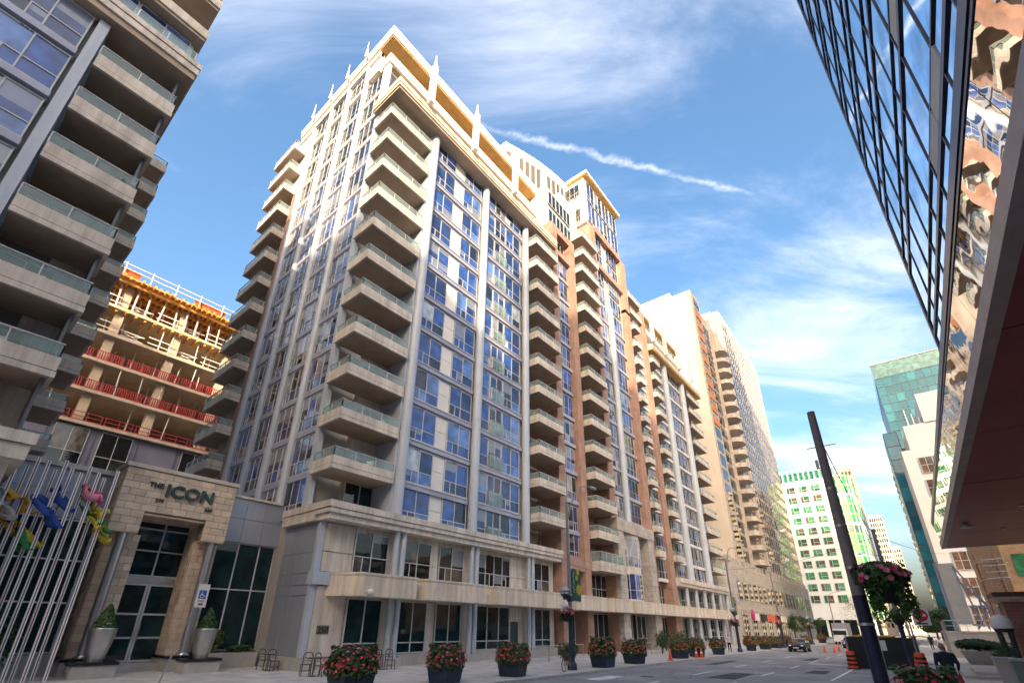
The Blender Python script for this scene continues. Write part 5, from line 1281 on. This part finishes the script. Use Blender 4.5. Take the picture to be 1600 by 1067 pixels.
# --- people
def person(label, x, y, rz, top, legs, hair, h=1.74, stride=.28, z=0.0, bag=None, bend=.0):
    s = h/1.74; mb = MB(); st = stride
    def limb(pts, rad):
        for i in range(len(pts)-1): mb.tube(pts[i], pts[i+1], rad[i], rad[i+1], 12)
        for p, r_ in zip(pts, rad): mb.sphere(p, r_*.99, 0, 12, 8)
    def ring(zz, rx, ry, yo=0): return [(rx*math.cos(2*math.pi*k/16), yo+ry*math.sin(2*math.pi*k/16), zz) for k in range(16)]
    prof = [(.86,.15,.10),(.96,.175,.125),(1.06,.165,.115),(1.18,.175,.12),(1.32,.205,.125),(1.42,.20,.105),(1.48,.11,.08)]
    vs = []; 
    for zz, rx, ry in prof: vs += ring(zz, rx, ry, bend*max(0, zz-1)*.5)
    n = 16; k = len(prof)
    mb.add(vs, [(j*n+i, j*n+(i+1)%n, (j+1)*n+(i+1)%n, (j+1)*n+i) for j in range(k-1) for i in range(n)]+[tuple(range(n-1,-1,-1)), tuple(range((k-1)*n,k*n))])
    limb([(0,.02,1.44),(0,.04,1.54)], [.06,.055])
    mb.sphere((0,.045,1.63),(.078,.097,.115), 0, 16, 12)
    limb([(-.09,0,.88),(-.095,st*.55,.50),(-.095,st*.45,.09)], [.10,.068,.045]); limb([(-.095,st*.45-.02,.045),(-.10,st*.45+.15,.035)], [.05,.04])
    limb([(.09,0,.88),(.095,-st*.15,.50),(.095,-st*.95,.13)], [.10,.068,.045]); limb([(.095,-st*.95-.02,.08),(.10,-st*.95+.14,.04)], [.05,.04])
    limb([(-.20,0,1.40),(-.265,-st*.25,1.15),(-.255,.02,.92)], [.07,.052,.04]); limb([(-.255,.02,.92),(-.25,.05,.82)], [.038,.03])
    limb([(.20,0,1.40),(.27,-.02,1.15),(.265,.17,.99)], [.07,.052,.04]); limb([(.265,.17,.99),(.26,.25,.95)], [.038,.03])
    me = mb.mesh('person', SKIN); ob = bpy.data.objects.new('person', me); col.objects.link(ob)
    rm = ob.modifiers.new('r','REMESH'); rm.mode = 'VOXEL'; rm.voxel_size = .02; sm = ob.modifiers.new('s','SMOOTH'); sm.iterations = 6
    dg = bpy.context.evaluated_depsgraph_get(); m2 = bpy.data.meshes.new_from_object(ob.evaluated_get(dg)); bpy.data.objects.remove(ob)
    m2.materials.clear()
    for q in (top, legs, SKIN, BLK, hair): m2.materials.append(q)
    for p in m2.polygons:
        c_ = p.center; p.use_smooth = True
        if c_.z < .10: k = 3
        elif c_.z < .90 and abs(c_.x) < .20: k = 1
        elif abs(c_.x) > .20 and (c_.z < .90 or (c_.x > .2 and c_.y > .2)): k = 2
        elif c_.z > 1.68 or (c_.z > 1.55 and c_.y < .05): k = 4
        elif c_.z > 1.49: k = 2
        else: k = 0
        p.material_index = k
    m2.transform(Matrix.Scale(s, 4))
    o = link('person', m2, None, (x,y,z), rz); tag(o, label, 'person')
    fc = MB(); fc.sphere((0,.145*s,1.625*s),(.014,.02,.022)); fc.sphere((-.08*s,.04*s,1.625*s),(.014,.022,.032)); fc.sphere((.08*s,.04*s,1.625*s),(.014,.022,.032)); fc.box(-.025*s,.025*s,.13*s,.137*s,1.572*s,1.578*s); fc.build('face', SKIN, o, True)
    if bag: bb = MB(); bb.prism([(.20,.1),(.32,.1),(.32,.34),(.20,.34)], .60, .86, 0, [(.23,.14),(.29,.14),(.29,.30),(.23,.30)]); bb.tube((.26,.14,.86),(.26,.22,.96),.01,None,5); bb.tube((.26,.30,.86),(.26,.22,.96),.01,None,5); bb.build('bag', bag, o, True)
    return o
CLN = mat('cloth_navy', (.015,.018,.035), .9, .2, 8); CLJ = mat('cloth_jeans', (.05,.09,.20), .9, .2, 8); CLB = mat('cloth_burgundy', (.16,.03,.05), .9, .2, 8); CLW = mat('cloth_white', (.6,.58,.55), .9); CLK = mat('cloth_black', (.02,.02,.022), .9)
HG = mat('hair_grey', (.20,.18,.17), .8); HD = mat('hair_dark', (.03,.022,.018), .7)
person('man in a dark navy jacket and jeans walking away with a red bag', .30, 22.0, R(6), CLN, CLJ, HG, 1.78, .30, 0.0, REDM)
person('pedestrian in a pale top far along the south pavement', .9, 62.0, R(185), CLW, CLK, HD, 1.72, .26)
person('pedestrian in dark clothes furthest along the south pavement', .3, 86.0, R(2), CLK, CLK, HD, 1.75, .26)
person('person in a burgundy coat standing by the terrace fence', -18.4, 40.6, R(120), CLB, CLK, HD, 1.68, .05)
person('person in a white top walking beside the bannered lamp', -16.4, 57.0, R(200), CLW, CLK, HD, 1.68, .26)
person('road worker in an orange vest among the far cones', -6.2, 74.0, R(170), ORG, CLN, HD, 1.75, .1, -.126)

# --- cars
def car(label, x, y, rz, paint):
    t = thing('parked_car', label, 'car', (x,y,-.126), rz)
    # station: y, belt z, roof z (None = no cabin), half width, bottom z
    st = [(-2.10,.78,.80,.74,.42),(-2.0,.94,1.00,.82,.30),(-1.75,.97,1.12,.86,.26),(-1.25,.98,1.42,.88,.25),(-.4,.97,1.48,.89,.25),(.25,.96,1.45,.89,.25),(.95,.95,1.02,.88,.25),(1.5,.88,.90,.86,.26),(1.95,.74,.76,.80,.30),(2.12,.58,.60,.70,.36)]
    vs = []; k = 12
    for (yy,zb,zr_,hw,zo) in st:
        zm = (zb+zo)/2; rw = hw*(.70 if zr_-zb > .2 else .80)
        half = [(hw*.88,zo),(hw*.99,zo+.12),(hw,zm+.08),(hw*.97,zb),(rw*1.02,zr_-.04),(rw*.8,zr_)]
        vs += [(a,yy,b) for a,b in half]+[(-a,yy,b) for a,b in half[::-1]]
    fs = []; mi = []
    body = MB(); gl = MB()
    for i in range(len(st)-1):
        for j in range(k):
            q = (i*k+j,(i+1)*k+j,(i+1)*k+(j+1)%k,i*k+(j+1)%k)
            side = j in (3, 7) and (st[i][2]-st[i][1] > .12 or st[i+1][2]-st[i+1][1] > .12)
            top = j in (4,5,6) and (i in (2,5))
            fs.append(q); mi.append(1 if (side and 2 <= i <= 5) or top else 0)
    body.add(vs, [f for f, m_ in zip(fs, mi) if m_ == 0]+[tuple(range(k-1,-1,-1)), tuple(range((len(st)-1)*k, len(st)*k))], 0, True); body.build('body', paint, t, True)
    gl.add(vs, [f for f, m_ in zip(fs, mi) if m_ == 1], 0, False); gl.build('glazing', GDRK, t, True)
    pl = MB()
    for sx in (-1,1):
        for a, b in (((sx*.87,.95,.96),(sx*.64,.25,1.43)), ((sx*.86,-1.7,.98),(sx*.63,-1.22,1.40)), ((sx*.875,-.4,.97),(sx*.64,-.4,1.45))): pl.tube(a,b,.03,None,6)
    pl.build('pillar', paint, t, True)
    for sx in (-1,1):
        for yy in (-1.32, 1.34):
            ar = MB(); ar.tube((sx*.60,yy,.34),(sx*.885,yy,.34),.40,None,20); ar.build('wheel_arch', BLK, t, True)
            w_ = MB(); w_.tube((sx*.68,yy,.32),(sx*.90,yy,.32),.32,None,20); o = w_.build('wheel', RUB, t, True); MB().tube((sx*.89,yy,.32),(sx*.915,yy,.32),.21,None,12).build('rim', STEEL, o, True)
        MB().sphere((sx*.60,1.98,.66),(.18,.14,.085)).build('headlight', WP, t, True); MB().sphere((sx*.99,.72,1.0),(.10,.07,.075)).build('mirror', paint, t, True)
    MB().box(-.40,.40,2.06,2.15,.44,.56).build('grille', BLK, t, True); MB().box(-.26,.26,2.14,2.165,.40,.50).build('number_plate', WP, t, True)
CP = mat('car_dark', (.012,.014,.02), .25, .05); 
car('dark blue hatchback parked facing us by the north kerb', -11.7, 67.5, math.pi, CP)
car('blue car stopped behind the orange cones', -8.6, 88.0, math.pi, mat('car_blue', (.03,.07,.22), .3, .05))
car('white car far down the road near the green building', -5.4, 120.0, math.pi, mat('car_white', (.6,.6,.6), .3, .05))
# box truck far away
t = thing('box_truck', 'grey box truck stopped near the green glass building', 'truck', (-12.0, 112, -.126), math.pi)
MB().box(-1.2,1.2,-4,1.4,.9,3.6).build('cargo_box', mat('truck_grey', (.20,.21,.26), .5), t, True); MB().prism([(-1.1,1.5),(1.1,1.5),(1.1,3.2),(-1.1,3.2)], .5, 2.6, 0, [(-1.05,1.5),(1.05,1.5),(1.05,2.7),(-1.05,2.7)]).build('cab', mat('truck_white', (.5,.5,.5), .5), t, True)
MB().box(-1.0,1.0,2.95,3.0,1.6,2.3).build('windscreen', GDRK, t, True)
for sx in (-1,1):
    for yy in (-2.6, 2.2): MB().tube((sx*.85,yy,.48),(sx*1.15,yy,.48),.48,None,16).build('wheel', RUB, t, True)

# --- trees at the far end
def tree(label, x, y, h, r, mats, n=2600, group=None):
    t = thing('street_tree', label, 'tree', (x,y,0), 0, group); tr = MB(); tr.tube((0,0,0),(.05,.05,h*.45),.16,.10,8)
    f = MB()
    for k in range(9):
        a = random.uniform(0,6.28); q = random.uniform(.25,.75)*r; e = Vector((q*math.cos(a), q*math.sin(a), h*random.uniform(.5,.9)))
        tr.tube((.05,.05,h*.42), e, .06, .02, 6); foliage(f, n//9, e, (r*.45,r*.45,r*.38), .16, lambda v: random.choice((0,0,1)), .15, .3)
    tr.build('trunk', BARK, t, True); f.build('crown', mats, t, True)
tree('yellow-leaved tree in front of the green glass building', -14.5, 205, 14, 7.5, [LEAFY, mat('leaf_gold', (.42,.33,.03), .6, .2, 2)], 3200)
tree('small green street tree on the south pavement beyond the man', 1.2, 92, 5.0, 1.8, [LEAF, LEAFD])
tree('green street tree at the far end of the south pavement', 2.2, 118, 6.5, 2.4, [LEAF, LEAFY])
for i, (x, y) in enumerate([(-16.2, 92), (-16.2, 104), (-16.2,118)]): tree('round young tree before the stone tower shopfronts', x, y, 4.6, 1.3, [LEAFD, LEAF], 900, 'young trees by the stone tower')

# --- south side: shrub planter, bins, dome lamp, steps, brick pier, ramp wall, steel frame
t = thing('concrete_planter', 'angled concrete planter on the pavement filled with a spreading juniper', 'planter', (2.75, 50.5, 0))
MB().prism([(-.75,-.75),(.75,-.75),(.75,.75),(-.75,.75)], 0, .86, 0, [(-1.05,-1.05),(1.05,-1.05),(1.05,1.05),(-1.05,1.05)]).build('tub', CONC, t, True)
shrub('dark green juniper spreading over the angled concrete planter', 2.85, 50.5, .78, (1.9,1.5,.55), 2400, [LEAFD, LEAFD], 'juniper', None, .12)
shrub('second dark juniper mound beside the waste bins', 4.0, 46.5, .1, (1.2,1.4,.6), 1600, [LEAFD, LEAFD], 'juniper', None, .12)
for i, (x, y) in enumerate([(2.55, 33.6), (3.05, 32.6)]):
    t = thing('waste_bin', ['tapered grey waste bin beside the dome lamp', 'tapered green-grey waste bin next to the steps'][i], 'bin', (x,y,0))
    MB().prism([(-.28,-.28),(.28,-.28),(.28,.28),(-.28,.28)], 0, .95, 0, [(-.36,-.36),(.36,-.36),(.36,.36),(-.36,.36)]).build('body', [CONC, mat('bin_green', (.16,.20,.19), .7, .15)][i], t, True)
    MB().prism([(-.38,-.38),(.38,-.38),(.38,.38),(-.38,.38)], .95, 1.05).build('rim', mat('bin_rim', (.35,.38,.40), .5), t, True)
t = thing('dome_lamp', 'white dome lamp on four dark green fluted posts', 'lamp', (3.15, 36, 0))
MB().lathe([(.42,2.3),(.45,2.45),(.40,2.72),(.24,2.9),(.02,2.96)], (0,0,0), 18).build('dome', WP, t, True); MB().lathe([(.34,2.12),(.40,2.3)], (0,0,0), 18).build('collar', BLK, t, True)
for sx in (-.16,.16):
    for sy in (-.16,.16): MB().tube((sx,sy,0),(sx*1.3,sy*1.3,2.15),.085,.10,10).build('post', mat('lamp_green', (.02,.035,.03), .5), t, True)
for i, (z, y0, x0) in enumerate([(0,34.6,1.0),(.14,35.5,1.5)]): tag(MB().box(x0,6.5,y0,y0+6-2*i,z+.004*i,z+.14).build('stone_step', KERB), ['lower broad stone step before the brick pier', 'upper stone step before the brick pier'][i], 'step')
t = thing('brick_pier', 'red brick gate pier with a cream stone cap beside the dome lamp', 'pier', (4.9, 40.5, 0))
MB().box(-1.1,1.6,-1.2,1.4,0,3.7).build('shaft', RBRK, t, True)
MB().prism([(-1.2,-1.3),(1.7,-1.3),(1.7,1.5),(-1.2,1.5)], 3.7, 3.95, 0, [(-1.45,-1.55),(1.95,-1.55),(1.95,1.75),(-1.45,1.75)]).build('cap', PRE2, t, True); MB().box(-1.45,1.95,-1.55,1.75,3.95,4.2).build('cap_top', mat('cap_dark', (.10,.06,.05), .7), t, True)
t = thing('tan_brick_building', 'tan brick building end seen beneath the maroon overhang', 'building', (10, 62, 0))
TBR = brickmat('tan_brick', (.46,.27,.13), (.40,.235,.115), (.42,.33,.25), .4, .14, .015)
MB().box(-3.2,14,-2,24,0,14).build('wall', TBR, t, True)
for k in range(3): MB().box(-2.6+2.2*k,-1.4+2.2*k,-2.06,-1.95,6.6,8.4).build('window', GG, t, True)
t = thing('ramp_wall', 'low concrete ramp wall with steel railing beyond the juniper planter', 'wall', (3.2, 62, 0))
MB().box(-1.7,4,0,14,0,2.05).build('wall', CONC, t, True); MB().box(-1.75,4,-.05,14,2.05,2.2).build('coping', KERB, t, True)
r_ = MB(); r_.tube((-1.6,.1,3.1),(3.6,.1,3.1),.03); r_.tube((-1.6,.1,2.65),(3.6,.1,2.65),.02); r_.tube((-1.6,.1,3.1),(-1.6,14,3.1),.03)
for k in range(8): r_.tube((-1.6+.74*k,.1,2.2),(-1.6+.74*k,.1,3.1),.02); r_.tube((-1.6,.1+1.9*k,2.2),(-1.6,.1+1.9*k,3.1),.02)
r_.build('railing', STEEL, t, True)
t = thing('steel_hoist_frame', 'blue-grey steel truss with pale cladding panel rising from the ramp wall', 'steel frame', (3.3, 66, 2.2))
MB().box(-.72,.55,-.1,.3,.6,6.3).build('cladding_panel', mat('clad_panel', (.45,.44,.42), .6, .12), t, True)
BST = mat('truss_steel', (.28,.32,.42), .5, .15)
for a, b in (((-.8,-.2,0),(-.8,-.2,6.4)),((-.95,-.2,0),(-.95,-.2,6.4)),((.4,-.3,6),(2.6,-.3,.6)),((.5,-.3,5),(1.2,-.3,.4)),((.7,-.3,4.2),(2.4,-.3,1.4)),((.6,-.3,2.2),(2.5,-.3,2.0)),((1.5,-.3,.2),(1.5,-.3,3.4)),((.4,-.3,.6),(2.8,-.3,.4)),((2.6,-.3,0),(2.6,-.3,2.2)),((.7,-.3,.2),(2.2,-.3,2.2))):
    MB().tube(a,b,.075,None,6).build('strut', BST, t, True)
t = thing('rooftop_stair', 'rust and grey steel stair tower behind the brick pier', 'stair', (5.4, 57, 0))
RST = mat('rust_steel', (.26,.13,.09), .7, .25, 3)
for sx in (-.6,.6):
    for sy in (-.4,.4): MB().tube((sx,sy,0),(sx,sy,8.2),.06).build('post', RST, t, True)
for k in range(5): MB().tube((-.6,-.4,1.4*k+.5),(.6,-.4,1.4*k+1.9),.04).build('brace', RST, t, True); MB().box(-.7,.7,-.5,.5,1.4*k+1.85,1.4*k+1.92).build('landing', STEEL, t, True)
for k in range(4): MB().path([(-.3,-.45,6.2+.5*k),(1.1,-.45,6.25+.5*k),(1.25,-.45,6.45+.5*k)],.035).build('rail', STEEL, t, True)
# distant traffic-signal and red disc sign held in the works
t = thing('stop_paddle', 'round red paddle sign standing in the far road works', 'sign', (-5.2, 72, -.126))
MB().tube((0,0,0),(0,0,2.2),.03).build('post', STEEL, t, True); MB().tube((0,-.03,2.6),(0,.03,2.6),.45,None,20).build('disc', ORG, t, True)

# --- things left out on balconies
def bplant(label, x, y, z):
    t = thing('balcony_plant', label, 'potted plant', (x,y,z), 0, 'plants on balconies'); MB().lathe([(.14,0),(.18,.3)], (0,0,0), 10).build('pot', mat('clay_pot', (.30,.13,.08), .8), t, True)
    f = MB(); foliage(f, 260, (0,0,.72), (.34,.34,.5), .08, lambda v: random.choice((0,1)), .1, .4); f.build('foliage', [LEAF, LEAFD], t, True)
for i, (x, y, z) in enumerate([(-24.3,14.2,FZ[3]), (-24.3,16.9,FZ[7]), (-23.3,33.0,FZ[4]), (-23.3,35.6,FZ[10]), (-23.3,43.0,FZ[6]), (-23.3,45.8,FZ[2]), (-23.3,35.8,FZ[1]), (-24.3,-1.2,ZB[3]), (-24.3,.7,ZB[3]), (-44.0,12.9,FZ[8])]):
    bplant(['leafy potted plant on a corner balcony of the long building, lower one', 'leafy potted plant on a corner balcony of the long building, upper one', 'potted plant on a middle balcony beside the third column', 'bushy potted plant on the top balcony under the cornice', 'potted plant on a balcony between the brick piers, upper one', 'potted plant on a balcony between the brick piers, lower one', 'potted plant on a low balcony beside the third column', 'leafy plant at the inner end of a deep condominium balcony', 'leafy plant at the outer end of a deep condominium balcony', 'potted plant on the balcony stack beside the construction site'][i], x, y, z+.17)
def bchair(label, x, y, z, rz):
    t = thing('balcony_chair', label, 'chair', (x,y,z), rz, 'chairs on balconies'); MB().box(-.25,.25,-.25,.25,.38,.43).build('seat', WPAINT, t, True); MB().box(-.25,.25,-.27,-.22,.43,1.0).build('backrest', WPAINT, t, True)
    for a in (-.22,.22):
        for b in (-.22,.22): MB().box(a-.02,a+.02,b-.02,b+.02,0,.38).build('leg', WPAINT, t, True)
for i, (x, y, z, rz) in enumerate([(-24.6,16.4,FZ[0],.5), (-24.7,16.6,FZ[1],2.0), (-24.6,15.0,FZ[5],1.0), (-23.6,34.6,FZ[2],.3), (-23.6,44.4,FZ[4],2.2), (-24.7,-.4,ZB[0],1.2), (-24.8,-.2,ZB[1],2.5), (-23.6,34.2,FZ[6],1.2)]):
    bchair(['white chair on the lowest corner balcony', 'white chair on the second corner balcony up', 'white chair on a middle corner balcony', 'white chair on a low balcony beside the third column', 'white chair on a balcony between the brick piers', 'white chair on the lowest deep condominium balcony', 'white chair on the second deep condominium balcony up', 'white chair on a middle balcony beside the third column'][i], x, y, z+.17, rz)
# --- the far windows of the long building beyond the nearest 300 become one joined part
def join_far(root, name, keep):
    ws = [o for o in root.children if o.name.split('.')[0] == name]
    ws.sort(key=lambda o: (Vector(o.location)+Vector(root.location)-Vector((0,0,2.1))).length)
    mats_, vs, fs, mi = [], [], [], []
    def put(o, Mx):
        base = len(vs); vs.extend(Mx @ v.co for v in o.data.vertices); idx = []
        for m_ in o.data.materials:
            if m_ not in mats_: mats_.append(m_)
            idx.append(mats_.index(m_))
        for p in o.data.polygons: fs.append([base+i for i in p.vertices]); mi.append(idx[p.material_index])
    for o in ws[keep:]:
        put(o, o.matrix_basis)
        for c_ in list(o.children): put(c_, o.matrix_basis @ c_.matrix_basis); bpy.data.objects.remove(c_)
        bpy.data.objects.remove(o)
    me = bpy.data.meshes.new('far_window'); me.from_pydata(vs, [], fs)
    for m_ in mats_: me.materials.append(m_)
    me.polygons.foreach_set('material_index', mi); me.update()
    tag(link('far_window', me, root), kind='stuff')
join_far(T, 'window', 300)
